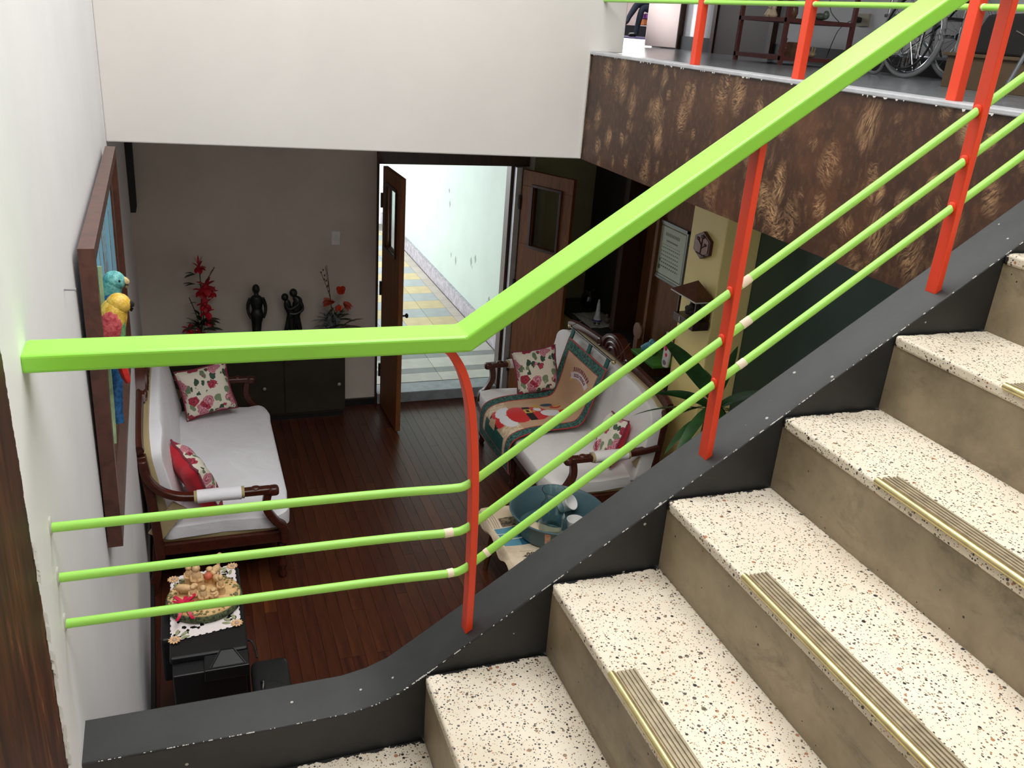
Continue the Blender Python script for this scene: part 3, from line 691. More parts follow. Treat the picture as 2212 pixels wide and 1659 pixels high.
def face(nx, ny, nz, roll=0):
    """rotation taking +x (print side) to the given normal, kept upright, rolled in its plane"""
    n = Vector((nx, ny, nz)).normalized(); y = Vector((0, 0, 1)).cross(n).normalized(); z = n.cross(y)
    return Matrix((n, y, z)).transposed() @ Matrix.Rotation(R(roll), 3, 'X')
cushion('rose print cushion propped at the far end of the sofa by the white wall', (.035, 6.12, .70), face(.12, -1, .28, 9), .36, .36, .075, FLORAL)
cushion('rose print cushion with red backing beside the near arm of the wall sofa', (-.06, 4.90, .66), face(1, .34, .42, 6), .38, .38, .075, REDC)
cushion('rose print cushion propped beside the tapestry at the door end of the sofa', (2.53, 6.03, .72), face(-.30, -1, .30, 12), .36, .37, .07, FLORAL)
cushion('rose print cushion with red edge at the near end of the tapestry sofa', (2.69, 4.95, .63), face(-1, .22, .40, 14), .34, .34, .07, REDC)

# ------------------------------------------------------------------ tapestry draped over the right sofa
def tapestry():
    r = thing('tapestry', 'green bordered holiday tapestry with a red coat, draped down the sofa', 'tapestry', (2.5, 5.6, .5))
    prof = curve([(2.775, 1.005), (2.742, .86), (2.70, .68), (2.645, .56), (2.55, .533), (2.40, .532), (2.25, .525), (2.135, .495), (2.085, .44), (2.075, .34), (2.085, .22)], 8)
    seg = [0]
    for a, b in zip(prof, prof[1:]): seg.append(seg[-1]+(Vector(b)-Vector(a)).length)
    L = seg[-1]
    def at(s):
        s = max(0, min(L, s))
        for k in range(len(seg)-1):
            if s <= seg[k+1] or k == len(seg)-2:
                t = (s-seg[k])/(seg[k+1]-seg[k]); a, b = prof[k], prof[k+1]; return a[0]+(b[0]-a[0])*t, a[1]+(b[1]-a[1])*t
    W = .71
    def fn(u, v):
        x, z = at(v*L); a = (u-.5)
        yc = 5.625+.03*math.sin(2.5*v)
        wid = W*(1-.06*math.sin(PI*v))
        sag = .012*math.sin(6*v+7*u)+.008*math.sin(13*u+3*v)
        return (x-.01-sag*.5, yc-a*wid, z+.012+sag*.6)
    mats = [m_cloth('tan_weave', srgb(198, 158, 122), .1), m_speckle('green_brocade', srgb(22, 62, 58), srgb(76, 124, 110), 60, .52, .9), m_cloth('red_trim', srgb(170, 40, 38), .05), m_cloth('red_coat_weave', srgb(206, 26, 26), .1),
            m_cloth('white_fur_weave', srgb(226, 224, 226), .3), plain('black_belt_weave', srgb(24, 24, 26), .8), plain('gold_weave', srgb(206, 168, 84), .7), plain('deep_green_weave', srgb(18, 82, 74), .8, var=.15), m_speckle('brick_weave', srgb(196, 166, 130), srgb(226, 206, 176), 30, .5, .9), m_cloth('ribbon_weave', srgb(222, 210, 214), .1), plain('letter_weave', srgb(120, 60, 70), .9), plain('blue_toy_weave', srgb(62, 84, 96), .9)]
    def ell(u, v, cu, cv, ru, rv, th=0):
        du, dv = (u-cu)*W, (v-cv)*L; c, s = math.cos(th), math.sin(th); p, q = du*c+dv*s, -du*s+dv*c
        return (p/ru)**2+(q/rv)**2 < 1
    def mt(u, v):
        e = min(u*W, (1-u)*W, v*L, (1-v)*L)
        if e < .010: return 2
        if e < .085: return 1
        if e < .096: return 2
        # scroll ribbon
        du, dv = (u-.52)*W, (v-.165)*L
        rr = math.hypot(du, dv-.30); an = math.atan2(du, -(dv-.30))
        if .285 < rr < .335 and abs(an) < .5:
            if .297 < rr < .325 and abs(an) < .36 and (int((an+1)*42) % 2 == 0 or int(rr*240) % 3 == 0): return 10
            return 9
        if .34 < rr < .372 and abs(an) < .42 and int((an+1)*36) % 3 != 0: return 10
        if .27 < rr < .30 and .42 < abs(an) < .56: return 6
        # toys
        if ell(u, v, .33, .46, .035, .05): return 11
        if ell(u, v, .42, .415, .04, .045): return 6 if ell(u, v, .40, .405, .02, .03) else 3
        if ell(u, v, .36, .53, .05, .03): return 6
        # coat
        if ell(u, v, .58, .475, .055, .075): return 4
        if ell(u, v, .47, .535, .04, .03): return 4
        if ell(u, v, .60, .40, .045, .03): return 3
        dv2 = (v-.60)*L; du2 = (u-.545)*W
        if abs(dv2) < .028 and abs(du2) < .12:
            if abs(du2+.03) < .036: return 6 if not (abs(du2+.03) < .020 and abs(dv2) < .014) else 5
            return 5
        if ell(u, v, .55, .57, .125, .11): return 6 if ell(u, v, .52, .565, .012, .012) else 3
        if ell(u, v, .54, .665, .135, .085): return 3
        if ell(u, v, .40, .745, .085, .05, .4) or ell(u, v, .62, .745, .10, .045, -.3): return 4
        if ell(u, v, .40, .785, .06, .03) or ell(u, v, .56, .79, .06, .04): return 3
        if ell(u, v, .36, .80, .02, .03) or ell(u, v, .55, .815, .03, .025): return 5
        if v > .83 and abs((u-.5)*W) < .20 and not (v < .855 and abs((u-.45)*W) < .05): return 7
        if v > .70 and abs((u-.5)*W) > .12:
            return 8
        return 0
    MB().grid(fn, 130, 220, .004, mt).build('woven_panel', mats, r, smooth=60)
    tab = mats[7]
    tb = None
    for u in (.06, .5, .94):
        MB().rtube([fn(u, 0.004), Vector(fn(u, 0))+Vector((.012, 0, .035)), Vector(fn(u, 0))+Vector((.02, 0, .07))], .045, .012).build('hanging_tab', tab, r, smooth=0)
    a = Vector(fn(0, 0))+Vector((.02, .05, .07)); b = Vector(fn(1, 0))+Vector((.02, -.05, .07))
    rod = MB().tube([a, b], .009, 10).build('rod', plain('dark_rod', srgb(40, 34, 24), .4), r)
    for p in (a, b): MB().sq(p, (.016, .016, .016), nu=12, nv=8).build('gold_knob', BRASS, rod)
    for p, q in ((b, Vector((.10, -.02, .15))), (a, Vector((.08, -.05, .06)))): MB().tube([p, p+q], .0025, 5).build('cord', plain('brown_cord', srgb(96, 66, 38), .8), r)
tapestry()
# ------------------------------------------------------------------ doors
GLASSD = m_glass('window_glass', (.92, .96, .96, 1), .05)
def door(name, label, hinge, ang, w, wood):
    r = thing(name, label, 'door', (0, 0, 0)); struct(r)
    t = .02; z0, z1, a0, a1, b0, b1 = .02, 2.13, .13, w-.13, 1.50, 2.0
    p = MB(); p.box(0, w, -t, t, z0, b0); p.box(0, w, -t, t, b1, z1); p.box(0, a0, -t, t, b0, b1); p.box(a1, w, -t, t, b0, b1)
    p.build('leaf', wood, r, smooth=0, bevel=.003)
    f = MB(); e = .022
    for s in (-1, 1):
        y0, y1 = (t, t+.012) if s > 0 else (-t-.012, -t)
        f.box(a0-e, a1+e, y0, y1, b1, b1+e); f.box(a0-e, a1+e, y0, y1, b0-e, b0); f.box(a0-e, a0, y0, y1, b0, b1); f.box(a1, a1+e, y0, y1, b0, b1)
    fr = f.build('window_frame', DWOOD, r, smooth=0, bevel=.002)
    MB().box(a0, a1, -.003, .003, b0, b1).build('pane', GLASSD, fr, smooth=0)
    for z in (.35, 1.1, 1.85): MB().tube([(-.012, -t-.004, z-.06), (-.012, -t-.004, z+.06)], .012, 8).build('hinge', BLACKP, r)
    k = MB().tube([(w-.07, t, 1.02), (w-.07, t+.04, 1.02)], .008, 8).sq((w-.07, t+.05, 1.02), (.02, .014, .02), nu=12, nv=8); k.build('handle', BLACKP, r)
    r.location = hinge; r.rotation_euler = (0, 0, R(ang)); return r
door('door_1', 'brown varnished door leaf standing open into the room beside the sideboard wall', (1.525, 7.15, 0), -88.5, .58, DWOOD if False else OAKD)
door('door_2', 'brown varnished door leaf with a glass pane folded back near the yellow ledge', (2.715, 7.10, 0), -62, .55, OAKD)
struct(MB().box(2.648, 2.70, 7.12, 7.18, .0, 2.14).build('trim_3', plain('lit_leaf_edge', srgb(190, 190, 192), .4, .4), smooth=0, bevel=.003), 'pale upright strip on the door jamb, light on the leaf edge put into its colour')  # light caught by the door leaf edge, built as a pale strip

# ------------------------------------------------------------------ sideboard and what stands on it
def sideboard():
    r = thing('sideboard', 'dark brown sideboard against the back wall under the flowers', 'sideboard', (.4, 7.1, 0))
    W = plain('black_brown_veneer', srgb(52, 46, 34), .5, var=.2, scale=5)
    MB().box(-.36, 1.17, 7.0, 7.225, .05, .67).build('body', W, r, smooth=0)
    MB().box(-.38, 1.19, 6.97, 7.225, .67, .70).build('top', W, r, smooth=0, bevel=.004)
    MB().box(-.34, 1.15, 7.02, 7.22, 0, .05).build('plinth', BLACKP, r, smooth=0)
    for i in range(3):
        x0 = -.35+i*.507; d = MB().box(x0, x0+.5, 6.985, 7.001, .07, .65).build('door', W, r, smooth=0, bevel=.003)
        xk = x0+.45 if i != 1 else x0+.34
        MB().tube([(xk, 6.985, .318), (xk, 6.972, .318)], .006, 8).sq((xk, 6.962, .318), (.016, .011, .016), nu=12, nv=8).build('knob', plain('glass_knob', srgb(150, 150, 140), .15), d)
sideboard()
def blade(m, base, d, L, w, droop, n=7, mi=0, fold=.25, up=(0, 0, 1)):
    """pointed leaf from base along d, bending down"""
    base, d = Vector(base), Vector(d).normalized(); side = d.cross(Vector(up))
    if side.length < .05: side = Vector((1, 0, 0))
    side.normalize(); v = []; p = base.copy(); dd = d.copy()
    for i in range(n+1):
        t = i/n; ww = w*(math.sin(PI*min(1, .12+t*.88))**.8) if t < 1 else 0
        nn = side.cross(dd).normalized()
        v += [p-side*ww/2+nn*fold*ww*.4, p, p+side*ww/2+nn*fold*ww*.4]
        dd = (dd+Vector((0, 0, -droop/n))).normalized(); p = p+dd*L/n
    f = []
    for i in range(n):
        a = i*3; f += [(a, a+1, a+4, a+3), (a+1, a+2, a+5, a+4)]
    m.add(v, f, mi)
def flowers_left():
    r = thing('flower_arrangement', 'tall red silk flower arrangement in a glass vase at the sofa end of the sideboard', 'flowers', (.03, 7.08, .7), 'silk flower arrangements on the sideboard')
    rnd = random.Random(4)
    MB().lathe([(.035, .70), (.05, .72), (.055, .78), (.03, .85), (.04, .90), (.036, .895), (.026, .85), (.05, .78), (.04, .715)], (.03, 7.08, 0), 18).build('vase', m_glass('clear_vase_glass', (.9, .95, .95, 1)), r)
    st = MB()
    for x, z in ((.05, 1.38), (.08, 1.2), (.06, 1.05), (-.04, 1.1)): st.tube(curve([(.03, 7.08, .78), ((x+.03)/2+.01, 7.07, (z+.8)/2), (x, 7.06, z)], 4), .004, 6)
    st.tube(curve([(.09, 7.07, 1.2), (.12, 7.06, 1.27), (.16, 7.06, 1.33)], 4), .002, 5)
    for k in range(12): st.sq((.10+.06*k/11, 7.06+rnd.uniform(-.01, .01), 1.24+.10*k/11), (.005, .005, .005), nu=6, nv=4)
    st.build('stem', plain('twig_green', srgb(66, 70, 44), .6), r)
    def bloom(c, s, n=6):
        b = MB()
        for k in range(n):
            a = 2*PI*k/n+rnd.random(); blade(b, c, (math.cos(a), -.35+.5*math.sin(a), math.sin(a)*.9+.1), s, s*.75, .5, 5)
        b.sq(c, (s*.28, s*.28, s*.28), nu=8, nv=6)
        b.build('blossom', REDFL, r)
    for c, s in (((.045, 7.05, 1.345), .06), ((.09, 7.04, 1.19), .085), ((.055, 7.05, 1.155), .07), ((.13, 7.05, 1.14), .055), ((.075, 7.04, 1.045), .07), ((.085, 7.05, .975), .065), ((.10, 7.05, .90), .05), ((-.06, 7.05, .84), .06), ((.02, 7.04, .80), .055)): bloom(c, s)
    b = MB()
    for k in range(5): blade(b, (.045, 7.05, 1.36), (math.cos(PI*k/4)*.5, 0, 1), .085, .018, .0, 4)
    b.build('bud', REDFL, r)
    lf = MB()
    for k in range(34):
        a = rnd.uniform(0, 2*PI); z = rnd.choice((.82, .86, .9, .95, 1.05, 1.2, 1.28)); L = rnd.uniform(.06, .15)*(1.2 if z < .95 else .7)
        blade(lf, (.03+.02*math.cos(a), 7.08, z), (math.cos(a), -.3, .35+.3*math.sin(a)), L, L*.4, .5, 5)
    lf.build('foliage', LEAF2, r)
def flowers_right():
    r = thing('flower_arrangement', 'orange-red anthurium arrangement with silver foliage at the door end of the sideboard', 'flowers', (1.1, 7.08, .7), 'silk flower arrangements on the sideboard')
    rnd = random.Random(8)
    MB().lathe([(.05, .70), (.085, .72), (.10, .76), (.09, .80), (.085, .795), (.094, .76), (.06, .715)], (1.1, 7.08, 0), 20).build('bowl', plain('white_bowl', srgb(190, 190, 180), .3), r)
    t = MB()
    for e in ((.98, 7.05, 1.29), (1.03, 7.05, 1.34), (1.02, 7.05, 1.33)): t.tube(curve([(1.08, 7.08, .8), (1.06, 7.06, 1.05), e], 5), .0025, 5)
    for k in range(5): t.sq((1.05-.012*k, 7.055, 1.12+.045*k), (.007, .007, .010), nu=6, nv=4)
    for k in range(3): t.sq((1.035-.025*k, 7.055, 1.16+.06*k), (.007, .007, .009), nu=6, nv=4)
    t.build('twig', plain('brown_twig', srgb(96, 70, 52), .7), r)
    for c, s, d in (((1.145, 7.05, 1.09), .07, (.1, -.3, 1)), ((1.09, 7.05, 1.03), .085, (-1, -.3, .1)), ((1.165, 7.05, 1.02), .07, (.7, -.3, -.6)), ((1.13, 7.05, .995), .05, (0, -.4, -1))):
        b = MB()
        for q in (-.5, 0, .5): blade(b, c, (d[0]+q*d[2]*.7, d[1], d[2]-q*d[0]*.7), s*1.25, s*1.15, .2, 5)
        b.build('anthurium', ORFL, r)
    s = MB().tube(curve([(1.10, 7.08, .8), (1.12, 7.07, .92), (1.13, 7.06, 1.0)], 4), .005, 6); s.build('stem', LEAF2, r)
    f = MB(); g = MB()
    for k in range(80):
        a = rnd.uniform(.1, PI-.1); L = rnd.uniform(.07, .17)
        tgt = f if math.cos(a) < .25 else g
        blade(tgt, (1.06+rnd.uniform(-.04, .07), 7.06, .78+rnd.uniform(0, .13)), (math.cos(a), -.25+rnd.uniform(-.2, .2), math.sin(a)), L, .034, .4, 4)
    f.build('silver_foliage', SILVL, r); g.build('foliage', LEAF2, r)
    b = MB(); 
    for a in (.2, .5, .9): blade(b, (1.13, 7.06, .78), (math.cos(a), -.2, math.sin(a)), .24, .05, .9, 8)
    b.build('broad_leaf', plain('red_green_leaf', srgb(92, 62, 44), .4, var=.4, scale=25), r)
flowers_left(); flowers_right()
def figure(m, x, y, z0, H, lean=0, arms=True, twist=1):
    """small standing figurine, one continuous tapered body"""
    s = H/1.0; P = lambda a, b, c: (x+a*s*twist+lean*c*s, y+b*s, z0+c*s)
    m.tube(curve([P(0, 0, .0), P(-.015, 0, .16), P(-.01, .01, .30), P(0, 0, .46), P(.005, .01, .56), P(0, 0, .68), P(0, 0, .77), P(0, 0, .82), P(0, 0, .87)], 4),
           [q*s for q in _interp([.05, .075, .085, .115, .085, .105, .10, .04, .035], 4)], 12, ell=(1, .7), up=(0, 1, 0))
    m.sq(P(0, 0, .93), (.058*s, .062*s, .075*s), nu=14, nv=10); m.sq(P(0, .02, .915), (.066*s, .06*s, .085*s), nu=14, nv=10)
    if arms:
        for k in (-1, 1): m.tube(curve([P(k*.10, 0, .755), P(k*.145, .01, .62), P(k*.14, -.01, .50), P(k*.105, -.02, .40)], 4), [q*s for q in _interp([.036, .032, .026, .02], 4)], 8)
def _interp(r, n):
    out = []
    for a, b in zip(r, r[1:]): out += [a+(b-a)*j/n for j in range(n)]
    return out+[r[-1]]
def statues():
    r = thing('statuette', 'black bronze statuette of a single standing woman on the sideboard', 'statuette', (.47, 7.08, .7), 'bronze statuettes on the sideboard')
    m = MB(); figure(m, .47, 7.08, .715, .47); m.build('figure', BRONZE, r)
    MB().lathe([(.055, .70), (.055, .712), (.045, .72)], (.47, 7.08, 0), 18).build('base', BRONZE, r)
    r = thing('statuette', 'black bronze statuette of an embracing couple on the sideboard', 'statuette', (.75, 7.08, .7), 'bronze statuettes on the sideboard')
    m = MB(); s = .43; z = .715
    def P(a, b, c): return (.75+a*s, 7.08+b*s, z+c*s)
    # taller figure leaning left, legs apart
    m.tube(curve([P(.16, 0, 0), P(.13, 0, .2), P(.08, 0, .40), P(.07, 0, .5), P(.10, 0, .66), P(.10, 0, .76), P(.04, 0, .83)], 4), [q*s for q in _interp([.035, .05, .07, .09, .095, .09, .04], 4)], 10, ell=(1, .8), up=(0, 1, 0))
    m.tube(curve([P(.02, .03, 0), P(.03, .02, .2), P(.06, 0, .42)], 4), [q*s for q in _interp([.035, .05, .07], 4)], 10)
    m.sq(P(.03, 0, .91), (.075*s, .075*s, .085*s), nu=14, nv=10)
    m.tube(curve([P(-.17, 0, 0), P(-.11, 0, .2), P(-.05, 0, .40), P(-.03, 0, .52), P(-.08, 0, .64), P(-.09, 0, .72), P(-.11, 0, .78)], 4), [q*s for q in _interp([.03, .045, .065, .075, .07, .065, .035], 4)], 10, ell=(1, .8), up=(0, 1, 0))
    m.tube(curve([P(-.01, -.03, 0), P(-.02, -.02, .2), P(-.03, 0, .42)], 4), [q*s for q in _interp([.035, .05, .07], 4)], 10)
    m.sq(P(-.13, 0, .83), (.068*s, .07*s, .075*s), nu=14, nv=10)
    for a in ([P(.16, -.03, .74), P(.19, -.06, .60), P(.06, -.09, .52), P(-.06, -.09, .53)], [P(-.12, -.04, .70), P(-.06, -.09, .62), P(.05, -.10, .66), P(.11, -.09, .72)], [P(.16, .05, .74), P(.18, .08, .62), P(.02, .09, .55)]):
        m.tube(curve(a, 4), .03*s, 8)
    m.build('figures', BRONZE, r)
    MB().sq((.75, 7.08, .708), (.10, .05, .008), .4, nu=24, nv=6).build('base', BRONZE, r)
statues()
sw = thing('light_switch', 'white light switch plate on the back wall beside the doorway', 'light switch', (1.133, 7.228, 1.52))
MB().box(1.098, 1.168, 7.219, 7.229, 1.465, 1.58).build('plate', plain('white_plastic', srgb(240, 240, 236), .4), sw, smooth=0, bevel=.003)
MB().box(1.124, 1.142, 7.214, 7.22, 1.502, 1.543).build('rocker', plain('white_plastic', srgb(226, 224, 218), .4), sw, smooth=0, bevel=.002)
hb = MB().prism([(-.475, 2.45), (-.385, 2.45), (-.395, 1.79), (-.405, 1.745), (-.455, 1.745)], lambda a, b, t: (a+.03, t, b), 7.17, 7.229)
tag(hb.build('wall_bracket', BLACKP, smooth=0, bevel=.004), 'black wooden upright hanging on the back wall near the white side wall', 'bracket')
# ------------------------------------------------------------------ picture with parrots on the left wall
def wp(y, z, off): return Vector((wallx(y)+off+.0126*max(0, min(1, (z-1.70)/.945)), y, z))
def picture():
    r = thing('wall_picture', 'large dark framed tree painting with relief parrots on the white side wall', 'picture', tuple(wp(3.59, 1.66, 0)))
    y0, y1, z0, z1, w, d = 2.57, 4.40, 1.70, 2.645, .095, .045
    def mem(poly, nm='frame_side'):
        prof = [(0, d), (.35, d), (.8, d*.55), (1, d*.42)]
        pass
    cs = [(y0, z0), (y1, z0), (y1, z1), (y0, z1)]; ci = [(y0+w, z0+w), (y1-w, z0+w), (y1-w, z1-w), (y0+w, z1-w)]
    fw = m_wood('picture_frame_wood', srgb(62, 34, 26), srgb(96, 58, 46), (2, 2, 2), 8)
    for k in range(4):
        a, b, c2, e = cs[k], cs[(k+1) % 4], ci[(k+1) % 4], ci[k]
        lerp = lambda p, q, t: (p[0]+(q[0]-p[0])*t, p[1]+(q[1]-p[1])*t)
        rows = [(0, .003), (0, d), (.45, d), (.85, d*.5), (1, d*.4), (1, .003)]
        v = []
        for t, o in rows: v += [wp(*lerp(a, e, t), o), wp(*lerp(b, c2, t), o)]
        f = [(i*2, i*2+1, i*2+3, i*2+2) for i in range(5)]+[(10, 11, 1, 0), (0, 2, 4, 6, 8, 10), (1, 11, 9, 7, 5, 3)]
        MB().add(v, f).build('frame_side', fw, r, smooth=0)
    rnd = random.Random(21); tr = [(rnd.random(), rnd.uniform(.012, .032), rnd.uniform(.1, .4)) for _ in range(12)]
    mats = [plain('painted_sky', srgb(136, 196, 226), .5, var=.15, scale=3), m_speckle('painted_bark', srgb(58, 50, 40), srgb(168, 160, 140), 50, .5), plain('painted_leaves', srgb(116, 158, 96), .6, var=.4, scale=14), plain('painted_water', srgb(150, 200, 206), .5, var=.2, scale=5)]
    def mt(u, v):
        for c, ww, b in tr:
            if abs(u-c-.01*math.sin(v*9+c*30)) < ww*(1.3-v) and v > b: return 1
        if v < .18+.05*math.sin(14*u): return 2
        if v < .30: return 3
        if v > .9+.05*math.sin(22*u): return 0
        return 0
    MB().grid(lambda u, v: wp(y0+w+(y1-y0-2*w)*u, z0+w+(z1-z0-2*w)*v, .012), 120, 50, 0, mt).build('painting', mats, r)
    br = MB().tube(curve([wp(3.02, 1.84, .016), wp(3.05, 2.0, .018), wp(3.08, 2.2, .016), wp(3.1, 2.45, .016)], 4), .010, 8); br.build('relief_branch', plain('mossy_branch', srgb(150, 170, 130), .7, var=.3, scale=20), r)
    def parrot(y, pts, rad, head, wing, tail, beak, hm, wm, tm, gm):
        pts = [Vector((wallx(y)+o, y+dy, z)) for o, dy, z in pts]
        b = MB().tube(curve(pts, 5), _interp(rad, 5), 14).build('parrot', hm, r)
        h = pts[0]; MB().sq(h+Vector((.004, 0, .0)), (rad[0]*1.15, rad[0]*1.05, rad[0]*1.1), nu=14, nv=10).build('head', hm, b)
        bk = MB().tube(curve([h+Vector((.028, 0, .004)), h+Vector((.040, 0, -.004)), h+Vector((.040, 0, -.026))], 4), _interp([.014, .013, .002], 4), 8); bk.build('beak', beak, b)
        MB().sq(h+Vector((.02, -.026, .006)), (.006, .003, .006), nu=8, nv=6).build('eye', BLACKP, b)
        c = (pts[1]+pts[2])/2
        MB().sq(c+Vector((-.004, -.032, -.006)), (.036, .018, .072), nu=14, nv=10, M=rot('Y', 14)).build('wing', wm, b)
        MB().sq(c+Vector((.028, -.020, -.03)), (.014, .014, .06), nu=12, nv=8, M=rot('Y', 8)).build('flank', gm, b)
        t = MB().tube(curve(tail, 4), _interp([.032, .027, .023, .014], 4), 10, ell=(1, .6)); t.build('tail', tm, b)
    scal = lambda n, a, b2: m_speckle(n, a, b2, 70, .5, .45)
    Yv = scal('yellow_plumage', srgb(206, 160, 50), srgb(240, 202, 92)); Rv = scal('red_plumage', srgb(176, 52, 66), srgb(222, 104, 108)); Gv = scal('green_plumage', srgb(76, 130, 80), srgb(126, 170, 112)); Bv = scal('blue_plumage', srgb(14, 60, 106), srgb(34, 96, 146)); Tv = scal('teal_plumage', srgb(70, 146, 150), srgb(124, 196, 190))
    wx = wallx(3.0)
    parrot(3.0, [(.076, 0, 2.350), (.060, 0, 2.315), (.044, 0, 2.245), (.050, 0, 2.165)], [.034, .046, .048, .036], None, None, [(wx+.055, 3.0, 2.19), (wx+.07, 3.0, 2.14), (wx+.078, 3.0, 2.10), (wx+.085, 3.0, 2.075)], BLACKP, Yv, Rv, Rv if False else plain('scarlet_tail', srgb(206, 44, 40), .5, var=.2, scale=60), Gv)
    wx = wallx(3.15)
    parrot(3.15, [(.062, 0, 2.385), (.048, 0, 2.33), (.040, 0, 2.24), (.036, 0, 2.14)], [.032, .036, .036, .03], None, None, [(wx+.042, 3.13, 2.16), (wx+.040, 3.10, 2.06), (wx+.036, 3.07, 1.96), (wx+.046, 3.05, 1.90)], plain('bone_beak', srgb(206, 180, 130), .4), Tv, Bv, Bv, Bv)
picture()
nl = MB().tube([(wallx(2.3)-.01, 2.3, 2.613), (wallx(2.3)+.026, 2.295, 2.613)], .0022, 8).tube([(wallx(2.3)+.026, 2.295, 2.613), (wallx(2.3)+.028, 2.295, 2.613)], .005, 8)
tag(nl.build('nail', plain('steel_nail', srgb(150, 150, 152), .3, .8)), 'bare steel nail in the white wall left of the parrot picture', 'nail')

# ------------------------------------------------------------------ coffee table, newspaper, basin
def table():
    r = thing('coffee_table', 'low wooden table hidden under newspaper at the foot of the stairs', 'table', (1.98, 4.2, 0))
    MB().box(1.62, 2.36, 3.82, 4.56, .375, .40).build('top', DWOOD, r, smooth=0, bevel=.004)
    for x, y, dx, dy in ((1.70, 4.48, -.045, .03), (1.70, 3.9, -.045, -.03), (2.28, 4.48, .045, .03), (2.28, 3.9, .045, -.03)):
        MB().tube([(x, y, .375), (x+dx, y+dy, 0)], [.026, .015], 10).build('leg', m_wood('table_leg_wood', srgb(70, 40, 20), srgb(110, 68, 36)), r)
    n = thing('newspaper', 'spread newspaper with blue printed blocks covering the low table', 'newspaper', (1.95, 4.2, .40))
    pm = [m_speckle('newsprint', srgb(206, 186, 156), srgb(224, 206, 178), 6, .5, .9), plain('blue_print', srgb(84, 138, 158), .8, var=.15), plain('grey_print', srgb(168, 152, 130), .85), m_speckle('photo_print', srgb(60, 56, 44), srgb(150, 130, 104), 45, .5, .8), plain('white_gap', srgb(226, 216, 196), .9), plain('deep_blue_print', srgb(34, 92, 116), .8)]
    x0, x1, y0, y1 = 1.585, 2.36, 3.80, 4.585
    def fn(u, v):
        x, y = x0+(x1-x0)*u, y0+(y1-y0)*v; z = .413+.004*math.sin(21*x+9*y)+.003*math.sin(33*y)
        e = max(0, .06-u)/.06; z -= .05*e*e*(1+.5*math.sin(20*y)); x += .02*e
        return (x, y, z)
    def mt(u, v):
        x, y = x0+(x1-x0)*u, y0+(y1-y0)*v
        if 1.635 < x < 1.85 and 4.14 < y < 4.34:
            k = (y-4.14)/.0667; 
            if k % 1 < .06: return 4
            return 5 if x > 1.75 else 1
        if 1.69 < x < 1.86 and 4.35 < y < 4.44: return 3
        if 1.70 < x < 1.95 and 3.96 < y < 4.08 and int(y*110) % 3 == 0 and math.sin(40*x+y*300) > -.6: return 2
        if 1.62 < x < 1.68 and 4.35 < y < 4.5 and int(x*160) % 2: return 2
        return 0
    MB().grid(fn, 110, 110, .003, mt).build('top_sheet', pm, n, smooth=60)
    MB().grid(lambda u, v: Vector(fn(u, v))+Vector((-.012+.02*v, -.01-.01*u, -.008)), 30, 30, .002).build('lower_sheet', pm[0], n, smooth=60)
    t = bpy.data.curves.new('headline', 'FONT'); t.body = 'ogía'; t.size = .046; t.extrude = .0004
    to = bpy.data.objects.new('headline', t); COL.objects.link(to)
    dg = bpy.context.evaluated_depsgraph_get(); me = bpy.data.meshes.new_from_object(to.evaluated_get(dg)); bpy.data.objects.remove(to)
    me.transform(Matrix.Translation((1.775, 4.045, .4195)) @ Matrix.Rotation(R(205), 4, 'Z')); me.materials.append(plain('black_ink', srgb(40, 36, 32), .9))
    link('headline', me, n)
    b = thing('basin', 'round blue-green plastic basin standing on the newspaper', 'basin', (2.0, 4.24, .42))
    pl = plain('blue_green_plastic', srgb(66, 92, 98), .45, var=.08, scale=6)
    MB().lathe([(.225, .422), (.24, .424), (.275, .545), (.293, .556), (.298, .566), (.288, .569), (.270, .556), (.235, .432), (.0, .428)], (2.0, 4.24, 0), 48).build('bowl', pl, b)
    st = plain('paper_sticker', srgb(200, 150, 120), .7, var=.3, scale=60)
    M = Matrix.Rotation(R(236), 3, 'Z')
    MB().grid(lambda u, v: Vector((2.0, 4.24, 0))+M @ Vector(((.2502+.0238*v+.003)*math.cos((u-.5)*.13), (.2502+.0238*v+.003)*math.sin((u-.5)*.13), .463+.082*v-.0)), 6, 4).build('sticker', st, b)
    p = MB().grid(lambda u, v: (1.80+.22*u, 4.10+.15*v+.03*math.sin(5*u), .438+.055*(1-u)**2+.01*math.sin(9*v)), 14, 8, .003)
    tag(p.build('paper_scrap', pm[0]), 'torn piece of brown paper lying in the basin', 'paper')
    v = thing('glass_vase', 'empty clear blue-tinted glass vase standing in the basin', 'vase', (1.95, 4.21, .432))
    G = m_glass('aqua_glass', (.78, .93, .93, 1))
    pr = [(.06, 0), (.072, .004), (.077, .03), (.080, .12), (.072, .18), (.052, .21), (.046, .225), (.054, .25), (.074, .285)]
    MB().lathe(pr+[(q-.003, z+(.0 if i else .006)) for i, (q, z) in reversed(list(enumerate(pr)))], (1.95, 4.21, .434), 32).build('body', G, v)
    wm = plain('white_ceramic', srgb(232, 230, 228), .3, var=.02)
    c = [(.036, 0), (.040, .003), (.05, .075), (.052, .078), (.053, .09), (.049, .09), (.046, .075), (.037, .008), (0, .006)]
    tag(MB().lathe(c, (2.09, 4.165, .434), 28).build('white_cup', wm), 'white cup standing upright in front of the glass vase', 'cup', 'white cups in the basin')
    tag(MB().lathe(c, (2.10, 4.40, .475), 28, M=Matrix.Rotation(R(48), 3, (.8, .6, 0))).build('white_cup', wm), 'white cup tipped over behind the glass vase', 'cup', 'white cups in the basin')
table()
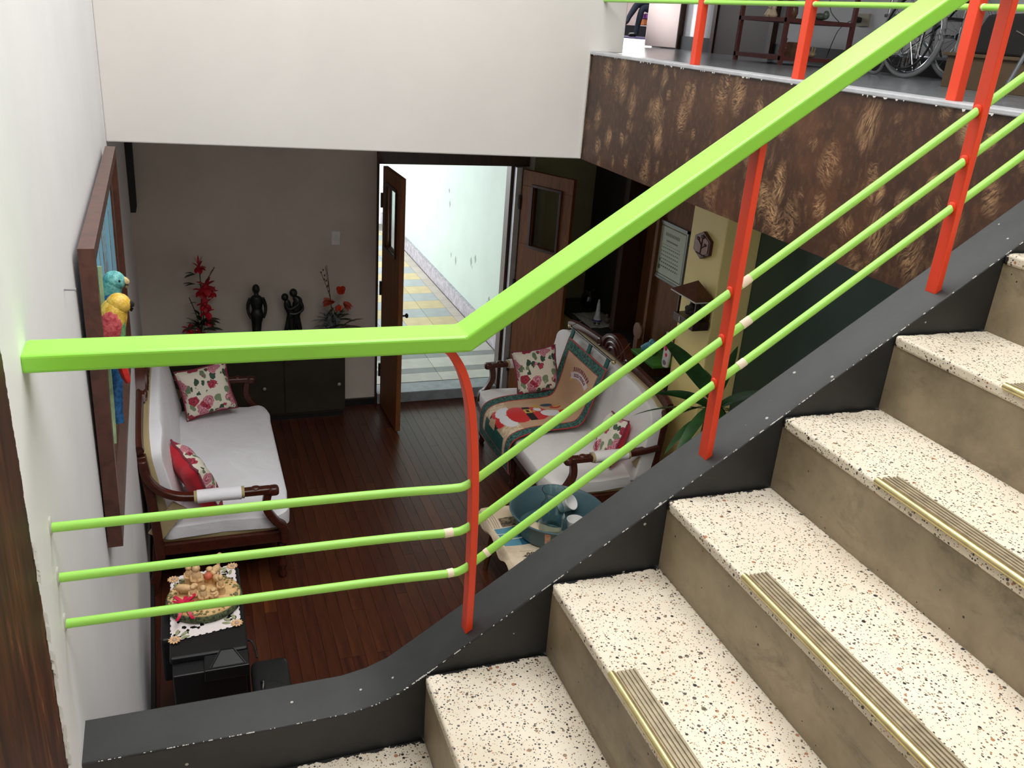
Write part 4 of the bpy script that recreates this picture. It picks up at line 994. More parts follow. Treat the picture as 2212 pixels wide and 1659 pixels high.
# ------------------------------------------------------------------ black console with nativity scene
def console():
    r = thing('black_console', 'narrow black lacquered console with a carved end panel by the white wall', 'console', (-.045, 3.5, 0))
    x0, x1, y0, y1, zt = -.205, .118, 3.14, 3.86, .70
    MB().box(x0+.015, x1-.012, y0+.02, y1-.01, .0, zt-.03).build('body', BLACKL, r, smooth=0, bevel=.006)
    MB().box(x0+.004, x1, y0+.10, y1, zt-.032, zt).build('top', BLACKL, r, smooth=0, bevel=.01, seg=3)
    # drawer-like end, stepped trapezoid moulding
    MB().box(x0+.14, x1, y0, y0+.12, zt-.06, zt-.012).build('end_shelf', BLACKL, r, smooth=0, bevel=.006)
    def trap(a, h0, h1, b):
        return [(a[0], y0+.012, zt-.012), (a[1], y0+.012, zt-.012), (a[1]-b, y0+.095, zt+h1), (a[0]+b, y0+.095, zt+h1)]
    m = MB(); v = trap((x0+.165, x1-.015), 0, .012, .045); v2 = [(p[0], p[1], p[2]-.02) for p in v]
    m.add(v+v2, [(0, 1, 2, 3), (7, 6, 5, 4), (0, 4, 5, 1), (1, 5, 6, 2), (2, 6, 7, 3), (3, 7, 4, 0)])
    mo = m.build('end_moulding', BLACKL, r, smooth=0, bevel=.004)
    w = MB()
    for a, b in ((v[0], v[1]), (v[1], v[2]), (v[2], v[3]), (v[3], v[0])): w.tube([a, b], .004, 6)
    w.build('moulding_bead', BLACKL, mo)
    MB().box(x0+.14, x1, y0-.004, y0+.008, zt-.065, zt-.008).build('end_lip', BLACKL, r, smooth=0, bevel=.004)
    MB().box(x0-.035, x0+.018, y0+.27, y0+.52, zt-.26, zt-.03).build('side_box', BLACKL, r, smooth=0, bevel=.012)
    MB().box(x1-.012, x1+.004, y0+.12, y1-.02, zt-.3, zt-.05).build('side_panel', BLACKL, r, smooth=0, bevel=.004)
    MB().tube(curve([(x1, 3.395, .61), (.135, 3.39, .615), (.15, 3.36, .605), (.158, 3.30, .585)], 4), .005, 8).build('bent_rod', BLACKP, r)
    # lace doily
    d = thing('lace_doily', 'white cut-work lace doily with peach flowers under the nativity plate', 'doily', (-.05, 3.6, .70))
    dx0, dx1, dy0, dy1, z = -.205, .108, 3.335, 3.845, .7035; N = 90
    P = [[(dx0+(dx1-dx0)*i/N, dy0+(dy1-dy0)*j/N+.05*(i/N)) for i in range(N+1)] for j in range(N+1)]
    vs = [(p[0], p[1], z+.001*math.sin(40*p[0])) for row in P for p in row]; f = []
    rnd = random.Random(6); holes = []
    for k in range(60):
        a = rnd.random()*4; t = a % 1; e = .10+.08*rnd.random(); s = int(a)
        c = ((t, e), (t, 1-e), (e, t), (1-e, t))[s]; holes.append((c[0], c[1], rnd.uniform(.016, .034), rnd.uniform(.01, .02), rnd.random()*PI))
    for j in range(N):
        for i in range(N):
            u, v = (i+.5)/N, (j+.5)/N
            sc = .018+.012*abs(math.sin(u*34)) if min(v, 1-v) < .05 else 0
            sc2 = .018+.012*abs(math.sin(v*44)) if min(u, 1-u) < .05 else 0
            if min(v, 1-v) < sc or min(u, 1-u) < sc2: continue
            hit = False
            for hu, hv, a, b, th in holes:
                du, dv = (u-hu)*.31, (v-hv)*.51; p, q = du*math.cos(th)+dv*math.sin(th), -du*math.sin(th)+dv*math.cos(th)
                if (p/(a*.45))**2+(q/(b*.45))**2 < 1: hit = True; break
            if not hit: a = j*(N+1)+i; f.append((a, a+1, a+N+2, a+N+1))
    m = MB(); m.add(vs, f); m.build('lace', plain('white_lace', srgb(232, 222, 220), .8, var=.05, scale=60), d, smooth=0)
    pe = plain('peach_petal', srgb(226, 184, 136), .7, var=.12, scale=60); gl = plain('sage_leaf_cloth', srgb(150, 156, 116), .8, var=.2, scale=50)
    for cx, cy in ((dx0+.025, dy0+.02), (dx1-.025, dy0+.075), (dx1-.02, dy1+.02), (dx0+.02, dy1-.03)):
        b = MB()
        for k in range(11):
            a = 2*PI*k/11; b.sq((cx+.018*math.cos(a), cy+.018*math.sin(a), z+.004), (.010, .005, .003), nu=8, nv=5, M=rot('Z', math.degrees(a)))
        fl = b.build('flower', pe, d)
        MB().sq((cx, cy, z+.005), (.008, .008, .004), nu=10, nv=6).build('flower_centre', plain('mauve_centre', srgb(196, 166, 150), .8), fl)
        g = MB(); sx = 1 if cx < -.05 else -1; sy = 1 if cy < 3.6 else -1
        for a, b2 in ((.045, .012), (.012, .05), (.04, .035)): g.sq((cx+sx*a, cy+sy*b2, z+.003), (.020, .008, .003), nu=8, nv=5, M=rot('Z', math.degrees(math.atan2(sy*b2, sx*a))))
        g.build('leaf', gl, d)
    # plate with figures
    n = thing('nativity_plate', 'round nativity scene plate with small cream figures on the console', 'figurine', (-.048, 3.60, .705))
    cx, cy, z = -.048, 3.605, .706
    MB().lathe([(.145, 0), (.166, .004), (.170, .018), (.165, .032), (.158, .035), (0, .036)], (cx, cy, z), 48).build('green_base', m_speckle('moss_green', srgb(34, 48, 34), srgb(96, 104, 70), 70, .5, .9), n)
    MB().lathe([(.160, .034), (.158, .040), (.10, .043), (0, .044)], (cx, cy, z), 48).build('ground', m_speckle('sandy_ground', srgb(206, 164, 108), srgb(226, 190, 136), 26, .5, .9), n)
    ms = MB(); rnd = random.Random(12)
    for k in range(150):
        a = rnd.random()*2*PI; q = .155-.035*rnd.random()**2; s = rnd.uniform(.003, .008)
        ms.sq((cx+q*math.cos(a), cy+q*math.sin(a), z+.042), (s, s, s*.8), nu=6, nv=4)
    mo = ms.build('moss', m_speckle('dry_moss', srgb(94, 96, 62), srgb(150, 142, 100), 50, .5, .95), n); mo['kind'] = 'stuff'
    def robed(x, y, h, s=1, kneel=False):
        h *= 1.15; b = MB(); w = .026*s; zz = z+.042
        prof = [(w, 0), (w*1.02, .01), (w*.8, h*.3), (w*.72, h*.5), (w*.75, h*.62), (w*.4, h*.76)]
        b.lathe(prof, (x, y, zz), 14); b.sq((x, y-.002, zz+h*.86), (w*.5, w*.5, h*.12), nu=12, nv=8)
        b.sq((x, y+.004, zz+h*.84), (w*.62, w*.55, h*.16), nu=12, nv=8)
        for k in (-1, 1): b.tube(curve([(x+k*w*.7, y, zz+h*.62), (x+k*w*.75, y-.012, zz+h*.45), (x+k*w*.15, y-.026, zz+h*.48)], 3), w*.24, 6)
        b.build('robed_figure', CREAM, n)
    robed(cx-.028, cy+.045, .115, 1.15); robed(cx-.062, cy+.095, .09, .9); robed(cx+.03, cy+.10, .065, 1.0); robed(cx+.075, cy-.01, .085, .75); robed(cx-.045, cy-.035, .07, .9)
    robed(cx-.002, cy-.075, .085, .95); robed(cx+.04, cy-.045, .05, .9)
    def beast(x, y, a, L, mat, nm, neck=.02, h=.03, head=.012):
        b = MB(); c, s = math.cos(a), math.sin(a); zz = z+.042
        T = lambda p, q, t: (x+p*c-q*s, y+p*s+q*c, zz+t)
        b.tube(curve([T(-L/2, 0, h), T(-L/4, 0, h*1.25), T(L/4, 0, h*1.2), T(L/2, 0, h*1.1)], 4), _interp([.010, .018, .018, .012], 4), 10)
        b.tube([T(L*.45, 0, h*1.1), T(L*.62, 0, h*1.1+neck)], .008, 8); b.sq(T(L*.70, 0, h*1.1+neck), (head*1.4, head, head), nu=10, nv=6, M=rot('Z', math.degrees(a)))
        for p in (-.38, .36):
            for q in (-.008, .008): b.tube([T(L*p, q, 0), T(L*p, q, h)], .005, 6)
        b.build(nm, mat, n)
    beast(cx-.085, cy+.015, -.3, .07, CREAM, 'ox'); beast(cx+.065, cy+.055, 2.2, .05, CREAM, 'donkey'); beast(cx+.055, cy+.12, 1.0, .06, CREAM, 'camel', .06, .035)
    tr = plain('terracotta_pack', srgb(206, 104, 76), .6, var=.2, scale=50)
    MB().sq((cx+.022, cy+.075, z+.085), (.020, .020, .018), nu=12, nv=8).build('red_pack', tr, n)
    cbm = MB().box(cx+.015, cx+.05, cy-.045, cy-.015, z+.042, z+.055); cbm.build('manger', CREAM, n, smooth=0, bevel=.003)
    MB().lathe([(.018, 0), (.020, .006), (.014, .008), (0, .008)], (cx+.062, cy-.085, z+.042), 16).build('well', plain('brown_well', srgb(92, 74, 62), .7), n)
    gr = MB()
    for x, y in ((-.10, .06), (-.06, .055), (-.02, .01)): gr.sq((cx+x, cy+y, z+.044), (.016, .012, .006), nu=10, nv=6)
    gr.build('painted_bush', plain('bright_green_resin', srgb(24, 120, 70), .5), n)
    rb = MB()
    for k in range(6):
        a = 2*PI*k/6+.4; c = Vector((cx-.085, cy-.075, z+.055))
        rb.grid(lambda u, v, a=a, c=c: c+Vector((math.cos(a)*.052*math.sin(PI*u)*1.0-math.sin(a)*.018*(v-.5), math.sin(a)*.044*math.sin(PI*u)+math.cos(a)*.018*(v-.5), .036*math.sin(2*PI*u*.5)*(.6+.4*math.cos(a*2))+.006*u)), 8, 2, .0008)
    for sgn in (-1, 1):
        rb.grid(lambda u, v, sgn=sgn: (cx-.085+sgn*.035*u+.014*(v-.5), cy-.09-.085*u, z+.058-.012*u+.006*math.sin(6*u)), 8, 2, .0008)
    rb.build('ribbon_bow', plain('crimson_ribbon', srgb(206, 24, 70), .3, var=.15, scale=40), n)
console()
def stool():
    r = thing('stool', 'low black padded stool beside the black console', 'stool', (.22, 3.3, 0))
    MB().sq((.215, 3.30, .43), (.085, .14, .03), .35, .3, 32, 10).build('seat', plain('black_leather', srgb(24, 25, 26), .4, var=.2, scale=20, bump=.1, bscale=40), r)
    for x, y in ((.155, 3.2), (.275, 3.2), (.155, 3.4), (.275, 3.4)): MB().tube([(x, y, .41), (x+(x-.215)*.2, y+(y-3.3)*.2, 0)], .012, 8).build('leg', BLACKP, r)
    MB().tube(curve([(.165, 3.2, .455), (.175, 3.24, .49), (.17, 3.29, .455)], 4), .006, 8).build('handle', CHROME, r)
stool()
# ------------------------------------------------------------------ pillar and ledge things
def ledge_things():
    c = thing('certificate', 'framed printed certificate on the brown panel above the ledge', 'certificate', (3.39, 5.67, 1.53))
    y0, y1, z0, z1 = 5.455, 5.90, 1.535, 1.975
    f = MB(); e = .018
    f.box(3.38, 3.40, y0, y1, z0, z0+e); f.box(3.38, 3.40, y0, y1, z1-e, z1); f.box(3.38, 3.40, y0, y0+e, z0, z1); f.box(3.38, 3.40, y1-e, y1, z0, z1)
    f.build('frame', plain('grey_frame', srgb(120, 128, 120), .4), c, smooth=0)
    pm = [plain('aged_paper', srgb(196, 204, 184), .7, var=.05, scale=5), plain('print_ink', srgb(110, 116, 100), .8)]
    def mt(u, v):
        if (abs(u-.06) < .006 or abs(u-.94) < .006) and .06 < v < .94: return 1
        if (abs(v-.06) < .006 or abs(v-.94) < .006) and .06 < u < .94: return 1
        if .78 < v < .84 and .25 < u < .75 and int(u*60) % 3: return 1
        if .68 < v < .71 and .3 < u < .7 and int(u*80) % 4: return 1
        if .2 < v < .62 and .2 < u < .84 and int(v*44) % 3 == 0 and math.sin(u*90+v*70) > -.5: return 1
        if (u-.85)**2+(v-.18)**2*1.1 < .0022: return 1
        if (u-.85)**2+(v-.32)**2*1.1 < .0008: return 1
        return 0
    MB().grid(lambda u, v: (3.389, y0+.01+(y1-y0-.02)*u, z0+.01+(z1-z0-.02)*v), 100, 100, 0, mt).build('sheet', pm, c, smooth=0)
    h = thing('hexagonal_plaque', 'brown hexagonal wooden plaque on the yellow pillar', 'plaque', (3.1, 4.79, 2.05))
    hx = [(.0, .09), (.095, .045), (.095, -.045), (0, -.09), (-.095, -.045), (-.095, .045)]
    MB().prism(hx, lambda a, b, t: (t, 4.79+a, 2.05+b), 3.075, 3.10).build('rim', MAHOG, h, smooth=0, bevel=.004)
    MB().prism([(a*.82, b*.82) for a, b in hx], lambda a, b, t: (t, 4.79+a, 2.05+b), 3.072, 3.08).build('panel', m_wood('plaque_wood', srgb(110, 58, 34), srgb(156, 96, 62)), h, smooth=0)
    ic = MB(); ic.tube([(3.071, 4.79, 1.99), (3.071, 4.785, 2.10)], .004, 6); ic.tube([(3.071, 4.84, 1.995), (3.071, 4.74, 1.99)], .004, 6); ic.tube([(3.071, 4.787, 2.05), (3.071, 4.83, 2.08)], .004, 6); ic.sq((3.07, 4.835, 2.085), (.004, .022, .012), nu=8, nv=6); ic.tube([(3.071, 4.788, 2.03), (3.071, 4.75, 2.055)], .004, 6); ic.sq((3.07, 4.745, 2.06), (.004, .016, .010), nu=8, nv=6); ic.sq((3.07, 4.785, 2.105), (.004, .026, .012), nu=8, nv=6)
    ic.build('relief', plain('burnt_relief', srgb(62, 36, 26), .6), h)
    b = thing('birdhouse', 'little brown wooden birdhouse with white roof edge hung on the yellow pillar', 'birdhouse', (3.03, 4.70, 1.54))
    bx0, bx1, by0, by1 = 2.975, 3.085, 4.595, 4.805
    MB().box(bx0-.01, bx1, by0-.02, by1+.02, 1.545, 1.60).build('tray', DWOOD, b, smooth=0, bevel=.003)
    for x, y in ((bx0, by0), (bx0, by1), (bx1-.014, by0), (bx1-.014, by1)): MB().box(x, x+.014, y-.007, y+.007, 1.60, 1.74).build('corner_post', DWOOD, b, smooth=0)
    MB().box(bx1-.008, bx1, by0+.06, by1, 1.60, 1.74).build('back_board', plain('dark_nest', srgb(50, 46, 40), .8, var=.4, scale=40), b, smooth=0)
    ym = (by0+by1)/2; ap = (bx0+.06, ym, 1.845); co = [(bx0-.035, by0-.05, 1.75), (bx1, by0-.05, 1.75), (bx1, by1+.05, 1.75), (bx0-.035, by1+.05, 1.75)]
    MB().add([ap]+co+[(x, y, z-.012) for x, y, z in co], [(0, 1, 2), (0, 2, 3), (0, 3, 4), (0, 4, 1), (1, 5, 6, 2), (2, 6, 7, 3), (3, 7, 8, 4), (4, 8, 5, 1), (5, 8, 7, 6)]).build('roof', m_wood('roof_wood', srgb(70, 36, 22), srgb(104, 58, 38)), b, smooth=0)
    for p, q in ((co[0], co[1]), (co[3], co[0])): MB().tube([Vector(p)+Vector((-.002, -.002, -.006)), Vector(q)+Vector((-.002, -.002, -.006))], .0045, 6).build('white_edge', plain('white_edge_paint', srgb(210, 206, 200), .6), b)
    MB().tube([(bx0-.012, 4.66, 1.56), (bx0-.012, 4.63, 1.585)], .004, 6).tube([(bx0-.012, 4.63, 1.56), (bx0-.012, 4.66, 1.585)], .004, 6).tube([(bx0-.012, 4.74, 1.56), (bx0-.012, 4.745, 1.59)], .004, 6).build('painted_mark', plain('white_edge_paint', srgb(210, 206, 200), .6), b)
    nst = MB(); rnd = random.Random(3)
    for k in range(14): nst.sq((3.04+rnd.uniform(-.03, .02), 4.70+rnd.uniform(-.08, .05), 1.60+rnd.uniform(.01, .08)), (.02, .025, .02), nu=8, nv=5)
    nst.build('nest', plain('dark_nest', srgb(50, 46, 40), .8, var=.4, scale=40), b)
    # ledge
    g = MB().lathe([(.03, .93), (.035, .945), (.05, .96), (.075, 1.0), (.08, 1.03), (.07, 1.075), (.045, 1.10), (.03, 1.11), (.036, 1.12), (.03, 1.118), (.04, 1.10), (.066, 1.07), (.075, 1.03), (.03, .955)], (3.33, 6.86, 0), 28)
    tag(g.build('glass_bowl', m_glass('smoky_glass', (.35, .38, .42, 1), .03)), 'round smoky glass bowl at the far end of the ledge', 'bowl')
    d = MB().grid(lambda u, v: (3.14+.28*u, 6.38+.40*v, .934+.003*math.sin(14*u+9*v)), 14, 20, .002)
    tag(d.build('crochet_mat', m_speckle('grey_crochet', srgb(130, 134, 124), srgb(190, 192, 182), 60, .5, .95)), 'grey crocheted mat on the ledge under the bell', 'mat')
    b2 = thing('porcelain_bell', 'white and blue porcelain bell standing on the crocheted mat', 'bell', (3.27, 6.54, .937))
    MB().lathe([(.038, 0), (.036, .012), (.026, .05), (.018, .10), (.013, .15), (.008, .18), (.006, .19)], (3.27, 6.54, .94), 20).build('body', plain('bluish_porcelain', srgb(206, 210, 220), .25, var=.25, scale=40), b2)
    MB().lathe([(.041, 0), (.041, .012), (.038, .014)], (3.27, 6.54, .939), 20).build('blue_rim', plain('cobalt_glaze', srgb(70, 76, 140), .25), b2)
    gd = MB().sq((3.22, 6.44, .95), (.03, .03, .012), nu=16, nv=8); tag(gd.build('glass_dish', m_glass('pale_glass_dish', (.8, .84, .82, 1))), 'tiny clear glass dish at the near edge of the crocheted mat', 'dish')
    sh = MB().sq((3.33, 6.47, .965), (.022, .03, .028), nu=14, nv=8).sq((3.335, 6.49, .995), (.014, .018, .02), nu=12, nv=6); tag(sh.build('sea_shell', plain('brown_shell', srgb(110, 92, 72), .5, var=.3, scale=40)), 'small brown shell beside the porcelain bell', 'shell')
    w = MB().lathe([(.0, -.01), (.066, -.01), (.07, 0), (.066, .01), (0, .012)], (3.27, 5.80, 1.105), 28, M=Matrix.Rotation(R(-90), 3, 'Y') @ Matrix.Rotation(R(0), 3, 'X'))
    w.box(3.255, 3.30, 5.77, 5.83, .93, 1.05); tag(w.build('wooden_disc', m_wood('disc_wood', srgb(96, 58, 32), srgb(140, 92, 54))), 'round wooden disc on a little foot on the ledge', 'disc')
    bx = thing('gift_box', 'green topped box with a blue figure on the ledge beside the pillar', 'box', (3.26, 5.45, .93))
    MB().box(3.14, 3.36, 5.28, 5.62, .93, 1.00).build('box_body', DWOOD, bx, smooth=0, bevel=.004)
    MB().box(3.13, 3.37, 5.27, 5.63, 1.0, 1.03).build('green_lid', plain('leaf_green_paper', srgb(84, 150, 60), .5, var=.15), bx, smooth=0, bevel=.006)
    fg = MB().tube(curve([(3.2, 5.58, 1.04), (3.25, 5.54, 1.08), (3.24, 5.48, 1.06), (3.20, 5.44, 1.05)], 4), _interp([.025, .035, .03, .02], 4), 10); fg.sq((3.25, 5.53, 1.11), (.026, .026, .026), nu=12, nv=8); fg.build('blue_figure', plain('sky_blue_resin', srgb(110, 176, 196), .4, var=.3, scale=30), bx)
    s = thing('stocking', 'small white stocking with red patches hanging beside the pillar', 'stocking', (3.095, 5.03, 1.12))
    MB().prism([(-.035, .15), (.03, .17), (.036, .06), (.04, -.06), (.02, -.09), (-.03, -.08), (-.04, .0)], lambda a, b, t: (t, 5.03+a, 1.20+b), 3.075, 3.098).build('sock', m_cloth('white_felt', srgb(216, 210, 206), .2), s, smooth=0, bevel=.005)
    MB().sq((3.074, 5.035, 1.27), (.004, .022, .035), nu=10, nv=6).sq((3.074, 5.02, 1.21), (.004, .014, .014), nu=10, nv=6).build('red_patch', REDC, s)
    MB().sq((3.074, 5.03, 1.15), (.003, .024, .018), nu=10, nv=6).build('print', plain('grey_print_patch', srgb(120, 110, 124), .8), s)
    MB().tube([(3.09, 5.05, 1.36), (3.09, 5.04, 1.43)], .002, 5).build('loop', plain('brown_cord', srgb(96, 66, 38), .8), s)
ledge_things()
def plant():
    r = thing('potted_plant', 'potted plant with long dark strap leaves in front of the yellow pillar', 'plant', (2.87, 4.10, 0))
    c = Vector((2.87, 4.10, 0))
    MB().lathe([(.13, 0), (.14, .02), (.18, .34), (.20, .36), (.20, .40), (.18, .40), (.165, .34), (0, .33)], c, 28).build('pot', plain('brown_clay_pot', srgb(104, 66, 44), .7), r)
    MB().lathe([(0, .33), (.165, .335), (.16, .35), (0, .36)], c, 24).build('soil', plain('dark_soil', srgb(36, 28, 22), .95, var=.4, scale=60), r)
    st = MB(); pth = curve([c+Vector((.0, 0, .34)), c+Vector((.03, 0, .6)), c+Vector((.0, .02, .9)), c+Vector((.03, 0, 1.26))], 10)
    st.tube(pth, [.018+.004*math.sin(i*2.1) for i in range(len(pth))], 10); st.build('stem', plain('ringed_cane', srgb(140, 110, 76), .7, var=.35, scale=40), r)
    rnd = random.Random(17); top = c+Vector((.03, 0, 1.25))
    spec = [(-.75, -.1, .95, .62, .075, .35), (-1, .1, -.05, .50, .05, .7), (-1, -.3, .15, .42, .05, 1.1), (-.8, .3, .15, .46, .055, .6), (-.9, -.5, -.1, .45, .06, .9), (-.45, -.5, -.35, .42, .065, .7), (-.1, -.4, 1, .46, .05, .25), (.15, .2, 1, .42, .06, .2),
            (.6, -.2, .55, .44, .05, 1.1), (.8, -.3, .1, .40, .055, .9), (.4, -.7, -.4, .42, .07, .5), (.1, -.8, -.5, .44, .07, .4), (-.35, -.8, -.5, .60, .06, .8), (.5, -.3, -.6, .36, .06, .4), (-.6, .1, .45, .40, .05, .8), (.2, .6, .5, .4, .05, .8), (.25, -.6, .25, .36, .05, 1.0), (-.2, -.7, -.1, .40, .065, .9)]
    for dx, dy, dz, L, w, dr in spec:
        m = MB(); blade(m, top+Vector((rnd.uniform(-.01, .01), rnd.uniform(-.01, .01), rnd.uniform(-.06, .02))), (dx, dy, dz), L*1.08, w*1.35, dr, 10, up=(.5, .86, .1) if dz > .3 else (.2, .3, .9)); m.build('leaf', LEAF, r, smooth=60)
plant()
# ------------------------------------------------------------------ upper hall
def hall():
    zf = ZU
    steel = plain('maroon_angle_iron', srgb(96, 50, 46), .5, var=.15, scale=14)
    s = thing('metal_shelf', 'maroon angle-iron shelf rack against the grey hall wall', 'shelf', (4.35, 6.0, zf))
    X0, X1, Y0, Y1 = 4.05, 4.62, 5.69, 6.27
    for x in (X0, X1):
        for y in (Y0, Y1): MB().box(x, x+.028, y-.014, y+.014, zf, 4.7).build('upright', steel, s, smooth=0)
    for z in (3.19, 3.445, 4.0, 4.5): MB().box(X0, X1+.028, Y0-.012, Y1+.012, z-.028, z).build('shelf_board', steel, s, smooth=0)
    cer = plain('brown_glazed_ceramic', srgb(110, 78, 60), .25, var=.3, scale=20); crm = plain('cream_glazed_ceramic', srgb(206, 186, 160), .25, var=.2, scale=20)
    def fig(nm, x, y, z, h, mat, label, kind):
        m = MB()
        if kind == 'pair':
            for k, q in ((0, 1), (.055, .85)):
                m.lathe([(.028, 0), (.034, h*.15), (.022, h*.4), (.012, h*.6)], (x, y-k, z), 12); m.sq((x, y-k, z+h*.78*q), (.018, .018, .022), nu=10, nv=8)
        elif kind == 'vase': m.lathe([(.02, 0), (.032, h*.3), (.028, h*.6), (.014, h*.8), (.02, h)], (x, y, z), 14)
        elif kind == 'pot':
            m.sq((x, y, z+h*.4), (.05, .06, h*.42), nu=14, nv=8); m.sq((x, y-.06, z+h*.6), (.024, .024, .03), nu=10, nv=8)
        elif kind == 'piper':
            m.box(x, x+.06, y-.07, y, z, z+h*.75); m.tube(curve([(x, y+.03, z), (x, y+.02, z+h*.4), (x, y+.03, z+h*.7)], 4), _interp([.022, .026, .015], 4), 10); m.sq((x, y+.035, z+h*.82), (.018, .018, .02), nu=10, nv=8); m.lathe([(.026, 0), (.012, .006), (.010, .024)], (x, y+.035, z+h*.9), 10)
            m.tube([(x-.02, y+.05, z+h*.55), (x-.02, y+.06, z+.02)], .006, 6)
        elif kind == 'boat':
            m.sq((x, y, z+h*.3), (.03, .06, h*.3), nu=14, nv=8); m.tube([(x, y-.02, z+h*.4), (x, y-.02, z+h)], .006, 6); m.tube([(x, y-.045, z+h*.4), (x, y-.05, z+h*.9)], .006, 6)
        tag(m.build(nm, mat), label, 'figurine', 'figurines on the hall shelf')
    fig('ceramic_couple', 4.15, 6.05, 3.445, .10, crm, 'cream ceramic couple on the middle board of the hall shelf', 'pair')
    fig('ceramic_vase', 4.2, 5.82, 3.445, .12, cer, 'brown ceramic vase at the corner of the hall shelf', 'vase')
    fig('ceramic_vase', 4.33, 5.80, 3.445, .12, plain('teal_glaze', srgb(84, 100, 104), .3), 'bluish ceramic vase behind the middle post of the hall shelf', 'vase')
    fig('ceramic_pot', 4.36, 5.72, 3.445, .06, plain('grey_green_glaze', srgb(84, 96, 84), .3, var=.3, scale=30), 'squat grey-green pot on the middle board of the hall shelf', 'pot')
    fig('piper_figure', 4.22, 5.86, 3.19, .13, cer, 'dark hatted figure with a block on the bottom board of the hall shelf', 'piper')
    fig('ceramic_boat', 4.33, 5.72, 3.19, .08, plain('tan_glaze', srgb(150, 128, 96), .4), 'small tan boat-shaped ornament on the bottom board of the hall shelf', 'boat')
    d = thing('door_4', 'dark brown closed door in the hall wall behind the shelf', 'door', (4.9, 7.5, zf)); struct(d)
    MB().box(4.88, 4.925, 7.05, 7.95, zf, 5.3).build('leaf', plain('very_dark_door', srgb(52, 36, 28), .5, var=.15), d, smooth=0)
    MB().box(4.865, 4.925, 7.0, 7.06, zf, 5.34).box(4.865, 4.925, 7.94, 8.0, zf, 5.34).box(4.865, 4.925, 7.0, 8.0, 5.28, 5.34).build('casing', DWOOD, d, smooth=0)
    d = thing('door_3', 'pale door leaf standing open at the hall doorway', 'door', (4.80, 8.86, zf)); struct(d)
    a, b = Vector((4.72, 8.39, 0)), Vector((4.44, 8.52, 0)); n = (b-a).normalized(); sd = Vector((-n.y, n.x, 0))*.02
    pl = MB(); v = [a+sd, b+sd, b-sd, a-sd]; pl.add([(*p[:2], zf+.015) for p in v]+[(*p[:2], 5.18) for p in v], [(3, 2, 1, 0), (4, 5, 6, 7), (0, 1, 5, 4), (1, 2, 6, 5), (2, 3, 7, 6), (3, 0, 4, 7)])
    pl.build('leaf', plain('pale_lilac_door', srgb(214, 198, 196), .5, var=.06, scale=3), d, smooth=0, bevel=.003)
    MB().sq(b*.9+a*.1+Vector((-.02, -.02, zf+1.0)), (.02, .02, .02), nu=10, nv=8).build('knob', CHROME, d)
    # outlet with plug
    o = thing('wall_outlet', 'small beige wall outlet with a black plug between shelf and wheelchair', 'outlet', (4.91, 5.93, 3.47))
    MB().box(4.905, 4.922, 5.86, 5.99, 3.435, 3.525).build('plate', plain('beige_plastic', srgb(150, 146, 128), .5), o, smooth=0, bevel=.003)
    MB().tube([(4.906, 5.95, 3.478), (4.86, 5.96, 3.478)], [.02, .026], 10).build('plug', BLACKP, o)
    MB().tube(curve([(4.86, 5.965, 3.478), (4.84, 6.02, 3.45), (4.80, 6.06, 3.38), (4.78, 6.10, 3.2), (4.80, 6.14, zf+.01)], 5), .003, 5).tube(curve([(4.8, 6.05, 3.45), (4.74, 6.10, 3.52), (4.72, 6.12, 3.62), (4.7, 6.13, 3.8)], 4), .003, 5).build('wire', BLACKP, o)
    # wheelchair facing away along the hall
    w = thing('wheelchair', 'folding wheelchair with chrome frame and grey tyres parked in the hall', 'wheelchair', (4.5, 4.75, zf))
    rr = .262; yc = 4.68
    for x in (4.27, 4.66):
        M = Matrix.Rotation(R(90), 3, 'Y'); c = (x, yc, zf+rr); 
        ring = lambda r, n, off=0: [(x+off, yc+r*math.cos(2*PI*k/n), zf+rr+r*math.sin(2*PI*k/n)) for k in range(n)]
        wh = MB().tube(ring(rr-.014, 48), .014, 10, closed=True).build('wheel', RUBBER, w)
        MB().tube(ring(rr-.032, 48), .008, 8, closed=True).build('rim', CHROME, wh)
        MB().tube(ring(rr-.055, 40, -.035 if x < 4.5 else .035), .007, 8, closed=True).build('push_ring', BLACKP, wh)
        sp = MB()
        for k in range(20):
            a2 = 2*PI*k/20; sp.tube([(x+(.012 if k % 2 else -.012), yc+.018*math.cos(a2+.4), zf+rr+.018*math.sin(a2+.4)), (x, yc+(rr-.036)*math.cos(a2), zf+rr+(rr-.036)*math.sin(a2))], .0016, 5)
        sp.build('spokes', CHROME, wh)
        MB().tube([(x-.03, yc, zf+rr), (x+.03, yc, zf+rr)], .022, 12).build('hub', BLACKP, wh)
        fx = x+(.05 if x < 4.5 else -.05)
        fr = MB(); fr.tube([(fx, yc-.03, zf+.12), (fx, yc-.06, zf+.78), (fx, yc-.16, zf+.80)], .011, 8); fr.tube([(fx, yc-.03, zf+.13), (fx, yc+.33, zf+.13), (fx, yc+.38, zf+.02)], .010, 8); fr.tube([(fx, yc-.03, zf+.36), (fx, yc+.33, zf+.36)], .011, 8)
        fr.tube([(fx, yc+.30, zf+.13), (fx, yc+.30, zf+.52), (fx, yc-.05, zf+.52)], .011, 8); fr.tube([(fx, yc+.12, zf+.13), (fx, yc+.12, zf+.52)], .009, 8); fr.tube([(fx, yc, zf+rr), (fx, yc+.12, zf+rr)], .011, 8)
        fr.build('side_frame', CHROME, w)
        MB().box(fx-.022, fx+.022, yc+.02, yc+.28, zf+.53, zf+.56).build('armrest', BLACKP, w, smooth=0, bevel=.008)
        cr = .085; cy = yc+.33
        cs = MB().tube([(fx, cy+(cr-.01)*math.cos(2*PI*k/24), zf+cr+(cr-.01)*math.sin(2*PI*k/24)) for k in range(24)], .011, 8, closed=True).build('caster', RUBBER, w)
